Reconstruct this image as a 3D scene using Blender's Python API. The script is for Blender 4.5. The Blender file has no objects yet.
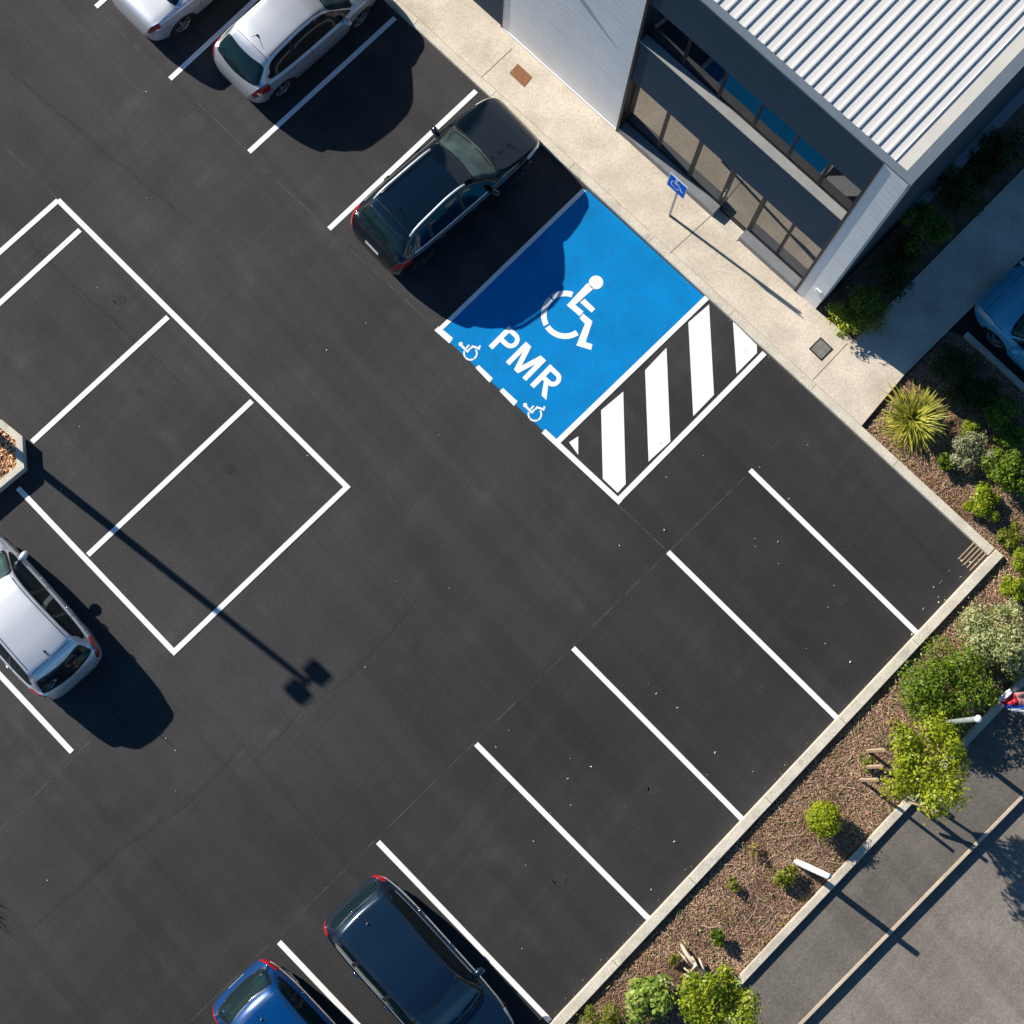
import bpy, bmesh, math, random
import numpy as np
from mathutils import Vector, Matrix
random.seed(7); rng = np.random.default_rng(7)
PI = math.pi
SC = bpy.context.scene
COL = SC.collection

# ------------------------------------------------------------------ survey
# measured camera: flying height 35 m, tilted 9.4 degrees from straight down
F, NX, NY, H = 1661.0, 460.4, 782.2, 35.0
_n = np.array([NX-512, -(NY-512), -F]); _n /= np.linalg.norm(_n)
_z = -_n; _x = np.array([1., 0, 0])-_z[0]*_z; _x /= np.linalg.norm(_x); _y = np.cross(_z, _x)
R = np.array([_x, _y, _z])
def G(px, py, h=0.0):
    """survey point: place on the horizontal plane of height h"""
    d = R @ np.array([px-512, -(py-512), -F]); t = (H-h)/-d[2]
    return Vector((d[0]*t, d[1]*t, h))
cam = bpy.data.cameras.new("camera"); camo = bpy.data.objects.new("camera", cam); COL.objects.link(camo)
cam.sensor_width = 36; cam.lens = F/1024*36; cam.clip_end = 1000; cam.clip_start = .5
camo.matrix_world = Matrix([list(R[0])+[0], list(R[1])+[0], list(R[2])+[H], [0, 0, 0, 1]])
SC.camera = camo

# ------------------------------------------------------------------ light
SUN_ANG, SUN_EL = math.radians(-37.8), math.radians(30.8)     # direction the light travels, elevation
w = bpy.data.worlds.new("World"); SC.world = w; w.use_nodes = True
nt = w.node_tree; bg = nt.nodes["Background"]
sky = nt.nodes.new("ShaderNodeTexSky"); sky.sky_type = 'NISHITA'; sky.sun_disc = False
sky.sun_elevation = SUN_EL
to_sun = SUN_ANG + PI
sky.sun_rotation = (PI/2 - to_sun) % (2*PI)
sky.air_density = 1.0; sky.dust_density = .4; sky.ozone_density = 2.0
tint = nt.nodes.new("ShaderNodeVectorMath"); tint.operation = 'MULTIPLY'; tint.inputs[1].default_value = (.56, 1.0, 1.34)   # camera white balance for the sun
nt.links.new(sky.outputs[0], tint.inputs[0]); nt.links.new(tint.outputs[0], bg.inputs[0]); bg.inputs[1].default_value = 0.05
sl = bpy.data.lights.new("sun", 'SUN'); sl.energy = 5.0; sl.angle = math.radians(.53); sl.color = (1, .93, .83)
so = bpy.data.objects.new("sun", sl); COL.objects.link(so)
dv = Vector((math.cos(SUN_ANG)*math.cos(SUN_EL), math.sin(SUN_ANG)*math.cos(SUN_EL), -math.sin(SUN_EL)))
so.rotation_euler = dv.to_track_quat('-Z', 'Y').to_euler()
SC.view_settings.view_transform = 'Standard'; SC.view_settings.look = 'None'
SC.view_settings.exposure = 0.5; SC.view_settings.gamma = 1

# ------------------------------------------------------------------ materials
def mat(name, col, rough=.6, metal=0., var=0., vscale=5., grain=0., gscale=40., bump=0., bscale=40., coat=0., spec=.5,
        stretch=(1, 1, 1), rot=0., second=None, secscale=1.5, secthr=.55, ior=None, island=0.):
    m = bpy.data.materials.new(name); m.use_nodes = True
    t = m.node_tree; N = t.nodes; Lk = t.links; b = N["Principled BSDF"]
    b.inputs["Roughness"].default_value = rough; b.inputs["Metallic"].default_value = metal
    b.inputs["Coat Weight"].default_value = coat; b.inputs["Coat Roughness"].default_value = .04
    b.inputs["Specular IOR Level"].default_value = spec
    if ior: b.inputs["IOR"].default_value = ior
    b.inputs["Base Color"].default_value = (*col, 1)
    tc = N.new("ShaderNodeTexCoord"); mp = N.new("ShaderNodeMapping")
    mp.inputs["Scale"].default_value = stretch; mp.inputs["Rotation"].default_value = (0, 0, rot)
    Lk.new(tc.outputs["Object"], mp.inputs[0])
    def noise(sc, det=4, vec=mp):
        n = N.new("ShaderNodeTexNoise"); n.inputs["Scale"].default_value = sc; n.inputs["Detail"].default_value = det
        Lk.new(vec.outputs[0] if vec is not tc else tc.outputs["Object"], n.inputs["Vector"]); return n
    rgb = N.new("ShaderNodeRGB"); rgb.outputs[0].default_value = (*col, 1); cur = rgb.outputs[0]
    if second:
        n = noise(secscale, 6); cr = N.new("ShaderNodeMapRange"); cr.inputs[1].default_value = secthr; cr.inputs[2].default_value = secthr+.12
        Lk.new(n.outputs[0], cr.inputs[0]); mx = N.new("ShaderNodeMix"); mx.data_type = 'RGBA'
        Lk.new(cr.outputs[0], mx.inputs[0]); Lk.new(cur, mx.inputs[6]); mx.inputs[7].default_value = (*second, 1); cur = mx.outputs[2]
    def mul(cur, val, lo, hi, a=.3, bb=.7):
        cr = N.new("ShaderNodeMapRange"); cr.inputs[1].default_value = a; cr.inputs[2].default_value = bb
        cr.inputs[3].default_value = lo; cr.inputs[4].default_value = hi; Lk.new(val, cr.inputs[0])
        mx = N.new("ShaderNodeVectorMath"); mx.operation = 'SCALE'; Lk.new(cur, mx.inputs[0]); Lk.new(cr.outputs[0], mx.inputs["Scale"])
        return mx.outputs[0]
    if var: cur = mul(cur, noise(vscale, 5).outputs[0], 1-var, 1+var)
    if grain: cur = mul(cur, noise(gscale, 3, tc).outputs[0], 1-grain, 1+grain)
    if island:
        g = N.new("ShaderNodeNewGeometry"); cur = mul(cur, g.outputs["Random Per Island"], 1-island, 1+island, 0, 1)
    Lk.new(cur, b.inputs["Base Color"])
    if bump:
        bp = N.new("ShaderNodeBump"); bp.inputs["Strength"].default_value = bump; bp.inputs["Distance"].default_value = .02
        Lk.new(noise(bscale, 4, tc).outputs[0], bp.inputs["Height"]); Lk.new(bp.outputs[0], b.inputs["Normal"])
    return m

def asphalt(name, base, tint=(1, 1, 1), worn=.12, newer=False):
    m = bpy.data.materials.new(name); m.use_nodes = True
    t = m.node_tree; N = t.nodes; Lk = t.links; b = N["Principled BSDF"]
    b.inputs["Roughness"].default_value = .85; b.inputs["Specular IOR Level"].default_value = .3
    tc = N.new("ShaderNodeTexCoord")
    def noise(sc, det=4, stretch=None, rot=0., dist=0.):
        n = N.new("ShaderNodeTexNoise"); n.inputs["Scale"].default_value = sc; n.inputs["Detail"].default_value = det
        n.inputs["Distortion"].default_value = dist
        if stretch:
            mp = N.new("ShaderNodeMapping"); mp.vector_type = 'POINT'; mp.inputs["Rotation"].default_value = (0, 0, rot)
            mp2 = N.new("ShaderNodeMapping"); mp2.inputs["Scale"].default_value = stretch
            Lk.new(tc.outputs["Object"], mp.inputs[0]); Lk.new(mp.outputs[0], mp2.inputs[0]); Lk.new(mp2.outputs[0], n.inputs["Vector"])
        else: Lk.new(tc.outputs["Object"], n.inputs["Vector"])
        return n.outputs[0]
    rgb = N.new("ShaderNodeRGB"); rgb.outputs[0].default_value = (base*tint[0], base*tint[1], base*tint[2], 1); cur = rgb.outputs[0]
    def mul(cur, val, lo, hi, a, bb):
        cr = N.new("ShaderNodeMapRange"); cr.inputs[1].default_value = a; cr.inputs[2].default_value = bb
        cr.inputs[3].default_value = lo; cr.inputs[4].default_value = hi; Lk.new(val, cr.inputs[0])
        mx = N.new("ShaderNodeVectorMath"); mx.operation = 'SCALE'; Lk.new(cur, mx.inputs[0]); Lk.new(cr.outputs[0], mx.inputs["Scale"])
        return mx.outputs[0]
    cur = mul(cur, noise(.22, 3), .86, 1.16, .35, .65)                         # broad patches
    cur = mul(cur, noise(.75, 9, dist=.9), 1-worn, 1+worn, .3, .7)               # blotches
    cur = mul(cur, noise(1, 6, (.07, 2.2, 1), PI/4+.06, .5), .88, 1.10, .35, .65)       # drag marks of the paver and tyres
    cur = mul(cur, noise(1, 6, (2.6, .09, 1), PI/4-.12, 1.2), .96, 1.10, .50, .72)
    cur = mul(cur, noise(28, 4), .78, 1.22, .3, .7)                              # aggregate
    cur = mul(cur, noise(90, 2), .75, 1.25, .3, .7)
    cur = mul(cur, noise(17, 2), 1.0, 1.6, .70, .80)                             # pale stones
    cur = mul(cur, noise(.9, 3, (1, 1, 1), 1.), 1.0, 1.22, .62, .72)             # dusty spots
    if newer:      # the right-hand bays were resurfaced later: darker bitumen
        sp = N.new("ShaderNodeSeparateXYZ"); Lk.new(tc.outputs["Object"], sp.inputs[0])
        sb = N.new("ShaderNodeMath"); sb.operation = 'SUBTRACT'; Lk.new(sp.outputs[0], sb.inputs[0]); Lk.new(sp.outputs[1], sb.inputs[1])
        cur = mul(cur, sb.outputs[0], 1.08, .74, -9.0, 1.5)
    Lk.new(cur, b.inputs["Base Color"])
    bp = N.new("ShaderNodeBump"); bp.inputs["Strength"].default_value = .5; bp.inputs["Distance"].default_value = .006
    Lk.new(noise(70, 3), bp.inputs["Height"]); Lk.new(bp.outputs[0], b.inputs["Normal"])
    return m

def leafmat(name, col, col2, trans=.35):
    m = bpy.data.materials.new(name); m.use_nodes = True
    t = m.node_tree; N = t.nodes; Lk = t.links
    for n in list(N): N.remove(n)
    out = N.new("ShaderNodeOutputMaterial"); p = N.new("ShaderNodeBsdfPrincipled"); p.inputs["Roughness"].default_value = .45
    p.inputs["Specular IOR Level"].default_value = .4
    tr = N.new("ShaderNodeBsdfTranslucent"); mix = N.new("ShaderNodeMixShader"); mix.inputs[0].default_value = trans
    g = N.new("ShaderNodeNewGeometry"); tc = N.new("ShaderNodeTexCoord"); no = N.new("ShaderNodeTexNoise"); no.inputs["Scale"].default_value = 5
    Lk.new(tc.outputs["Object"], no.inputs["Vector"])
    ad = N.new("ShaderNodeMath"); ad.operation = 'ADD'; Lk.new(g.outputs["Random Per Island"], ad.inputs[0])
    m2 = N.new("ShaderNodeMath"); m2.operation = 'MULTIPLY_ADD'; m2.inputs[1].default_value = 2.4; m2.inputs[2].default_value = -1.2
    Lk.new(no.outputs[0], m2.inputs[0]); Lk.new(m2.outputs[0], ad.inputs[1])
    mx = N.new("ShaderNodeMix"); mx.data_type = 'RGBA'; mx.clamp_factor = True
    Lk.new(ad.outputs[0], mx.inputs[0]); mx.inputs[6].default_value = (*col, 1); mx.inputs[7].default_value = (*col2, 1)
    Lk.new(mx.outputs[2], p.inputs["Base Color"]); Lk.new(mx.outputs[2], tr.inputs["Color"])
    Lk.new(p.outputs[0], mix.inputs[1]); Lk.new(tr.outputs[0], mix.inputs[2]); Lk.new(mix.outputs[0], out.inputs[0])
    return m

M = {}
M['asphalt'] = asphalt("car park asphalt", .0395, (1.03, .99, 1.0), newer=True)
M['road'] = asphalt("road asphalt", .19, (1.13, 1, .85), .06)
M['footpath'] = asphalt("footpath asphalt", .130, (1.13, 1, .86), .08)
M['earth'] = mat("earth", (.12, .10, .07), .95, var=.3, vscale=.5, grain=.3)
M['concrete'] = mat("path concrete", (.64, .555, .44), .85, var=.16, vscale=1.3, grain=.16, gscale=30, bump=.25, bscale=60, second=(.53, .45, .35), secscale=.8, secthr=.56)
M['kerb'] = mat("kerb concrete", (.62, .565, .46), .85, var=.12, vscale=3, grain=.2, gscale=35, bump=.3, bscale=50, second=(.42, .39, .32), secscale=2.5, secthr=.6)
M['wall_kerb'] = mat("weathered kerb concrete", (.56, .50, .40), .88, var=.2, vscale=2, grain=.2, gscale=35, bump=.3, bscale=50)  # slightly darker kerb concrete, used on the low wall
M['tan_kerb'] = mat('tan kerb edge', (.58, .47, .34), .88, var=.15, vscale=2, grain=.2, gscale=35)
M['joint'] = mat("joint", (.22, .18, .14), .95)
M['white'] = mat("road paint white", (.86, .86, .85), .55, var=.03, vscale=4, grain=.07, gscale=30, second=(.52, .52, .52), secscale=16, secthr=.635)
M['blue'] = mat("road paint blue", (0, .222, .56), .85, spec=.15, var=.10, vscale=1.2, grain=.08, gscale=40, bump=.5, bscale=60, second=(.004, .195, .49), secscale=3.5, secthr=.56)
M['chalk'] = mat("chalk", (.075, .075, .075), .9, var=.4, vscale=6, second=(.04, .04, .04), secscale=2.5, secthr=.44)
M['mulch'] = mat("mulch", (.17, .105, .07), .95, var=.4, vscale=3, grain=.55, gscale=28, bump=1., bscale=30)
M['chips'] = mat("wood chips", (.40, .25, .155), .85, island=.85, var=.35, vscale=1.0, second=(.30, .17, .10), secscale=.9, secthr=.5)
M['gravel'] = mat("bark nuggets", (.72, .44, .24), .9, island=.6)
M['joint2'] = mat('grate well', (.045, .035, .028), .95)
M['rust'] = mat("rusty steel", (.26, .11, .045), .8, var=.15, vscale=9, grain=.15, bump=.2)
M['greyplate'] = mat("grey lid", (.18, .18, .15), .8, var=.2, vscale=9, grain=.2)
def planks(name, col, step, axis, rough=.5, depth=.5, var=.05, metal=0.):
    m = mat(name, col, rough, metal, var=var, vscale=2)
    t = m.node_tree; N = t.nodes; Lk = t.links; b = N["Principled BSDF"]
    tc = N.new("ShaderNodeTexCoord"); sp = N.new("ShaderNodeSeparateXYZ"); Lk.new(tc.outputs["Object"], sp.inputs[0])
    mo = N.new("ShaderNodeMath"); mo.operation = 'MODULO'; mo.inputs[1].default_value = step
    ad = N.new("ShaderNodeMath"); ad.operation = 'ADD'; ad.inputs[1].default_value = 100*step; Lk.new(sp.outputs[axis], ad.inputs[0]); Lk.new(ad.outputs[0], mo.inputs[0])
    mr = N.new("ShaderNodeMapRange"); mr.inputs[1].default_value = 0; mr.inputs[2].default_value = .016; Lk.new(mo.outputs[0], mr.inputs[0])
    bp = N.new("ShaderNodeBump"); bp.inputs["Strength"].default_value = depth; bp.inputs["Distance"].default_value = .012
    Lk.new(mr.outputs[0], bp.inputs["Height"]); Lk.new(bp.outputs[0], b.inputs["Normal"])
    old = b.inputs["Base Color"].links[0].from_socket
    m2 = N.new("ShaderNodeMapRange"); m2.inputs[1].default_value = 0; m2.inputs[2].default_value = .02; m2.inputs[3].default_value = .84; m2.inputs[4].default_value = 1
    Lk.new(mo.outputs[0], m2.inputs[0]); sc = N.new("ShaderNodeVectorMath"); sc.operation = 'SCALE'
    Lk.new(old, sc.inputs[0]); Lk.new(m2.outputs[0], sc.inputs["Scale"]); Lk.new(sc.outputs[0], b.inputs["Base Color"])
    return m
M['wallwhite'] = planks("white cladding", (.86, .87, .88), .25, 2, .45)
M['navy'] = planks("slate cladding", (.030, .060, .092), .15, 2, .75, .35)
M['navy'].node_tree.nodes["Principled BSDF"].inputs["Specular IOR Level"].default_value = .15
M['navyside'] = planks("slate side wall", (.03, .05, .075), .3, 1, .6)
M['frame'] = mat("dark window frame", (.012, .016, .021), .5, spec=.3)
M['fascia'] = mat("slate fascia", (.14, .17, .20), .4, var=.05)
M['plinth'] = mat("grey plinth", (.20, .21, .22), .7, var=.12, vscale=4, grain=.1)
M['sill'] = mat("grey sill", (.30, .30, .29), .6, var=.1)
M['glass'] = mat("dark window glass", (.012, .016, .02), .015, spec=1., ior=2.1)
M['glassup'] = mat("upper window glass", (.006, .010, .016), .02, spec=.5, ior=1.45)
M['dark'] = mat("interior dark", (.01, .01, .012), .9)
M['roof'] = mat("white roof sheet", (.64, .63, .60), .42, metal=.0, var=.04, vscale=.8)
M['flash'] = mat("roof flashing", (.52, .50, .45), .5, var=.05, vscale=2)
M['galv'] = mat("galvanised steel", (.42, .44, .46), .4, metal=.6, var=.1)
M['polegreen'] = mat("weathered post", (.23, .27, .25), .6, var=.15)
M['whitepost'] = mat("white painted post", (.82, .82, .80), .5, var=.06)
M['signblue'] = mat("sign blue", (.0, .17, .80), .7, spec=.1)
M['signwhite'] = mat("sign white", (.85, .85, .87), .4)
M['wood'] = mat("bleached wood", (.55, .45, .34), .8, var=.25, vscale=6, stretch=(1, 1, 1), grain=.15)
M['stake'] = mat("timber stake", (.50, .36, .24), .8, var=.2, vscale=6)
M['bark'] = mat("bark", (.13, .09, .06), .9, var=.3, bump=.5)
M['tyre'] = mat("tyre rubber", (.018, .018, .02), .8)
M['rim'] = mat("alloy rim", (.55, .56, .58), .3, metal=.8)
M['rimdark'] = mat("dark rim", (.12, .12, .13), .35, metal=.7)
M['black'] = mat("black trim", (.012, .012, .014), .45)
M['chrome'] = mat("chrome strip", (.75, .76, .78), .15, metal=1.)
M['lamp_red'] = mat("tail lamp red", (.40, .006, .012), .12, coat=1.)
M['lamp_clear'] = mat("lamp lens", (.55, .58, .6), .1, coat=1.)
M['alu'] = mat("brushed aluminium", (.72, .74, .78), .45, metal=.35)
M['plate'] = mat("number plate", (.75, .75, .72), .4)
M['carglass'] = mat("car glass", (.003, .014, .018), .06, spec=.5, ior=1.45)
M['shield'] = mat("windscreen glass", (.05, .085, .08), .04, spec=.8, var=.6, vscale=2.2)
M['shieldblue'] = mat("deep windscreen glass", (.006, .04, .05), .04, spec=.8, var=.5, vscale=2.2)

# ------------------------------------------------------------------ mesh helpers
def link(o, parent=None):
    COL.objects.link(o)
    if parent: o.parent = parent
    return o
def obj(name, verts, faces, m, parent=None, smooth=False, z=None):
    me = bpy.data.meshes.new(name); me.from_pydata([tuple(v) for v in verts], [], faces); me.materials.append(m)
    if smooth: me.polygons.foreach_set("use_smooth", [True]*len(me.polygons))
    me.update()
    return link(bpy.data.objects.new(name, me), parent)
def objbm(name, bm, m, parent=None, smooth=False, bevel=0):
    if bevel: bmesh.ops.bevel(bm, geom=[e for e in bm.edges], offset=bevel, segments=2, affect='EDGES', clamp_overlap=True)
    me = bpy.data.meshes.new(name); bm.to_mesh(me); bm.free(); me.materials.append(m)
    if smooth: me.polygons.foreach_set("use_smooth", [True]*len(me.polygons))
    return link(bpy.data.objects.new(name, me), parent)
def thing(name, label, cat, loc=(0, 0, 0), rz=0, group=None):
    o = bpy.data.objects.new(name, None); o.empty_display_size = .2; COL.objects.link(o)
    o.location = loc; o.rotation_euler = (0, 0, rz); o['label'] = label; o['category'] = cat
    if group: o['group'] = group
    return o
def tag(o, label, cat, group=None):
    o['label'] = label; o['category'] = cat
    if group: o['group'] = group
    return o
def struct(o, kind='structure'): o['kind'] = kind; return o
def box(bm, x0, x1, y0, y1, z0, z1, mtx=None):
    vs = [bm.verts.new((x, y, z)) for x in (x0, x1) for y in (y0, y1) for z in (z0, z1)]
    for f in ((0, 1, 3, 2), (4, 6, 7, 5), (0, 4, 5, 1), (2, 3, 7, 6), (0, 2, 6, 4), (1, 5, 7, 3)): bm.faces.new([vs[i] for i in f])
    if mtx is not None: bmesh.ops.transform(bm, matrix=mtx, verts=vs)
def boxobj(name, x0, x1, y0, y1, z0, z1, m, parent=None, bevel=0):
    bm = bmesh.new(); box(bm, x0, x1, y0, y1, z0, z1); return objbm(name, bm, m, parent, bevel=bevel)
def tube(bm, pts, rads, seg=8, cap=True):
    pts = [Vector(p) for p in pts]; rings = []
    for i, p in enumerate(pts):
        d = (pts[min(i+1, len(pts)-1)]-pts[max(i-1, 0)]).normalized()
        a = d.orthogonal().normalized() if abs(d.z) < .9 else Vector((1, 0, 0)); a = (a-d*a.dot(d)).normalized(); b = d.cross(a)
        rings.append([bm.verts.new(p+(a*math.cos(2*PI*k/seg)+b*math.sin(2*PI*k/seg))*rads[i]) for k in range(seg)])
    for i in range(len(rings)-1):
        for k in range(seg): bm.faces.new((rings[i][k], rings[i][(k+1) % seg], rings[i+1][(k+1) % seg], rings[i+1][k]))
    if cap:
        bm.faces.new(rings[0][::-1]); bm.faces.new(rings[-1])
def poly(name, pts, z, m, parent=None, px=True):
    """flat sheet"""
    bm = bmesh.new(); vs = [bm.verts.new(((G(*p)[0], G(*p)[1], z) if px else (p[0], p[1], z))) for p in pts]
    f = bm.faces.new(vs); f.normal_update()
    if f.normal.z < 0: f.normal_flip()
    bmesh.ops.triangulate(bm, faces=[f]); return objbm(name, bm, m, parent)
ZL = [0.004]
def strip(name, p, q, wd, m, parent, ext0=0, ext1=0, z=None, px=True):
    a = G(*p) if px else Vector((*p, 0)); b = G(*q) if px else Vector((*q, 0)); d = (b-a).normalized(); a = a-d*ext0; b = b+d*ext1; n = Vector((-d.y, d.x, 0))*wd/2
    if z is None: ZL[0] += .0004; z = ZL[0]
    return obj(name, [(*(a+n).xy, z), (*(a-n).xy, z), (*(b-n).xy, z), (*(b+n).xy, z)], [(0, 1, 2, 3)], m, parent)
def prism(name, line, wd, z0, z1, m, side=1, parent=None, bevel=.015):
    """kerb: line = outer edge, body lies on its 'side' by wd, mitred"""
    P = [Vector((p[0], p[1], 0)) for p in line]; off = []
    for i, p in enumerate(P):
        ds = []
        if i > 0: ds.append((P[i]-P[i-1]).normalized())
        if i < len(P)-1: ds.append((P[i+1]-P[i]).normalized())
        ns = [Vector((-d.y, d.x, 0))*side for d in ds]; n = sum(ns, Vector())/len(ns); n = n/(n.dot(ns[0])) if n.length else ns[0]
        off.append(p+n*wd)
    bm = bmesh.new(); rings = []
    for a, b in zip(P, off):
        rings.append([bm.verts.new((a.x, a.y, z0)), bm.verts.new((a.x, a.y, z1)), bm.verts.new((b.x, b.y, z1)), bm.verts.new((b.x, b.y, z0))])
    for i in range(len(rings)-1):
        for k in range(4): bm.faces.new((rings[i][k], rings[i][(k+1) % 4], rings[i+1][(k+1) % 4], rings[i+1][k]))
    bm.faces.new(rings[0]); bm.faces.new(rings[-1][::-1]); bmesh.ops.recalc_face_normals(bm, faces=bm.faces)
    return objbm(name, bm, m, parent, bevel=bevel)
def w2(p, z=0): g = G(*p, z); return (g.x, g.y)
A = Vector((math.cos(-PI/4), math.sin(-PI/4), 0)); B = Vector((math.cos(PI/4), math.sin(PI/4), 0))

# ------------------------------------------------------------------ ground, car park
g = struct(poly("ground", [(-400, -400), (400, -400), (400, 400), (-400, 400)], -.30, M['earth'], px=False))
K0 = G(383, 0); KC = G(988, 556.5)                    # line of the long kerb and its corner
dK = (KC-K0).normalized(); nK = Vector((-dK.y, dK.x, 0))       # nK points to the building
K1 = G(550, 1023); dL = (K1-KC).normalized(); nL = Vector((-dL.y, dL.x, 0))   # second kerb, nL points to the bed
if nL.dot(Vector((1, -1, 0))) < 0: nL = -nL
far = K0-dK*45; farL = KC+dL*50
cp = struct(poly("car_park", [tuple(far.xy), tuple(KC.xy), tuple(farL.xy), tuple((farL-A*60).xy), tuple((far-B*60-A*20).xy)], 0, M['asphalt'], px=False))
LW = .112
for nm, p, q, e0, e1 in [
    ("bay_line", (750, 470), (918, 634), 0, 0), ("bay_line", (668, 552), (838, 719), 0, 0), ("bay_line", (573, 648), (743, 820), 0, 0),
    ("bay_line", (476, 744), (648, 918), 0, 0), ("bay_line", (378, 842), (550, 1021), 0, 0), ("bay_line", (279, 942), (355, 1022), 0, 3.4),
    ("bay_line", (395, 18), (249, 152), 0, 0), ("bay_line", (476, 91), (329, 229), 0, 0), ("bay_line", (240, 14), (170, 79), 2.3, 0), ("bay_line", (150, -42), (96, 7), 3, 0),
    ("bay_line", (58, 200), (347, 487), .0, .0), ("bay_line", (58, 200.5), (0, 252), 0, 3), ("bay_line", (80, 230), (0, 303), 0, 3),
    ("bay_line", (168, 317), (32, 442), 0, 0), ("bay_line", (252, 401), (88, 555), 0, 0), ("bay_line", (347, 487), (174, 652), .055, .055), ("bay_line", (18, 488), (174, 652), 0, 0),
    ("bay_line", (0, 675), (72, 752), 3.2, 0)]:
    strip(nm, p, q, LW, M['white'], cp, e0, e1)
# the blue accessible bay
poly("blue_bay", [(586, 189), (705.5, 298), (556, 443), (438, 331)], .004, M['blue'], cp)
strip("bay_line", (584, 190), (440, 329.5), .10, M['white'], cp, 0, 0)
strip("bay_line", (706, 298.5), (557.5, 442), .12, M['white'], cp, 0.03, 0)
strip("bay_line", (764.5, 353), (618, 500.5), .12, M['white'], cp, 0, 0)
strip("bay_line", (543.5, 431), (618, 500.5), .12, M['white'], cp, 0, .07)
C2 = lambda x, y: (430+x/5.12, 260+y/5.12)
for q in ([(22, 360), (45, 340), (118, 400), (100, 428)], [(232, 552), (250, 538), (322, 606), (305, 628)], [(356, 672), (374, 656), (448, 724), (430, 748)]):
    poly("bay_dash", [C2(*p) for p in q], .0075, M['white'], cp)
C4 = lambda x, y: (420+x/2.844, 180+y/2.844)
for q in ([(424, 746), (450, 729), (450, 782)], [(515, 655), (578, 602), (585, 865), (562, 890), (520, 850)], [(640, 541), (701, 477), (712, 744), (650, 801)],
          [(763, 405), (822, 354), (836, 611), (777, 672)], [(890, 403), (958, 470), (958, 492), (900, 551)]):
    poly("hatching_stripe", [C4(*p) for p in q], .0065, M['white'], cp)
# wheelchair symbol
def ringpts(cx, cy, r0, r1, a0, a1, n=14):
    o = [(cx+r1*math.cos(math.radians(a0+(a1-a0)*i/n)), cy-r1*math.sin(math.radians(a0+(a1-a0)*i/n))) for i in range(n+1)]
    return o+[(cx+r0*math.cos(math.radians(a1+(a0-a1)*i/n)), cy-r0*math.sin(math.radians(a1+(a0-a1)*i/n))) for i in range(n+1)]
SYM = [[(850+37*math.cos(t*PI/12), 115+35*math.sin(t*PI/12)) for t in range(24)],
       [(806, 118), (700, 232), (766, 288), (786, 264), (744, 230), (838, 146)],
       [(792, 199), (846, 250), (828, 270), (768, 218)],
       [(783, 274), (832, 314), (797, 420), (832, 432), (825, 461), (749, 438), (793, 327), (766, 299)],
       ringpts(692, 281, 95, 124, 70, 126), ringpts(692, 281, 95, 124, 131, 208), ringpts(692, 281, 95, 124, 214, 304)]
def joined(name, polys, z, m, parent, fn):
    bm = bmesh.new()
    for pl in polys:
        vs = [bm.verts.new(fn(*p, z)) for p in pl]; f = bm.faces.new(vs); f.normal_update()
        if f.normal.z < 0: f.normal_flip()
    bmesh.ops.triangulate(bm, faces=bm.faces[:]); return objbm(name, bm, m, parent)
def big(x, y, z): g = G(*C2(x, y)); return (g.x, g.y, z)
joined("wheelchair_symbol", SYM, .0072, M['white'], cp, big)
for (cx, cy) in ((205, 470), (535, 782)):
    def small(x, y, z, cx=cx, cy=cy):
        dx, dy = (x-720)*.30, (y-275)*.30
        return big(cx+dy*1.0, cy-dx, z)           # turned a quarter
    joined("wheelchair_symbol", SYM, .0072, M['white'], cp, small)
# lettering, cut as stencils (unit: cap height 100)
def arc(cx, cy, r, a0, a1, n=10): return [(cx+r*math.cos(math.radians(a0+(a1-a0)*i/n)), cy+r*math.sin(math.radians(a0+(a1-a0)*i/n))) for i in range(n+1)]
def bowl(x0, cx, yt, yb, w_):          # outer and inner outline of a P/R bowl as one closed ribbon
    cy = (yt+yb)/2; r_ = (yt-yb)/2
    return [(x0, yt)]+arc(cx, cy, r_, 90, -90)+[(x0, yb), (x0, yb+w_)]+arc(cx, cy, r_-w_, -90, 90)+[(x0, yt-w_)]
LET = [[(0, 0), (20, 0), (20, 100), (0, 100)], bowl(20, 44, 100, 38, 17),
       [(88, 0), (107, 0), (107, 70), (107, 100), (88, 100)], [(107, 100), (107, 70), (131, 0), (149, 0), (140, 38)], [(173, 100), (140, 38), (149, 0), (173, 70)], [(173, 0), (192, 0), (192, 100), (173, 100), (173, 70)],
       [(212, 0), (232, 0), (232, 100), (212, 100)], bowl(232, 258, 100, 42, 17), [(240, 42), (262, 42), (296, 0), (271, 0)]]
LET[3] = [(107, 100), (107, 66), (130, 0), (140, 0), (140, 29), (116, 100)]; LET[4] = [(173, 100), (164, 100), (140, 29), (140, 0), (150, 0), (173, 66)]
o0 = G(*C2(300, 440)); o1 = G(*C2(592, 714)); xd = (o1-o0).normalized(); yd = Vector((-xd.y, xd.x, 0)); wl = (o1-o0).length/292
hl = (G(*C2(402, 335))-o0).length/100
joined("bay_lettering", LET, .0074, M['white'], cp, lambda x, y, z: (o0.x+xd.x*x*wl+yd.x*y*hl, o0.y+xd.y*x*wl+yd.y*y*hl, z))
# faint setting-out lines
for p, q in (((745, 477), (190, 1022)), ((640, 525), (668, 552)), ((5, 147), (56, 197)), ((104, 16), (166, 76)), ((186, 92), (246, 149)), ((262, 168), (326, 226)), ((340, 240), (436, 328)),
             ((76, 755), (120, 712)), ((770, 450), (785, 434)), ((76, 755), (0, 830)), ((618, 505), (640, 525))):
    strip("setting_out_line", p, q, .016, M['chalk'], cp, z=.0012)

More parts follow.
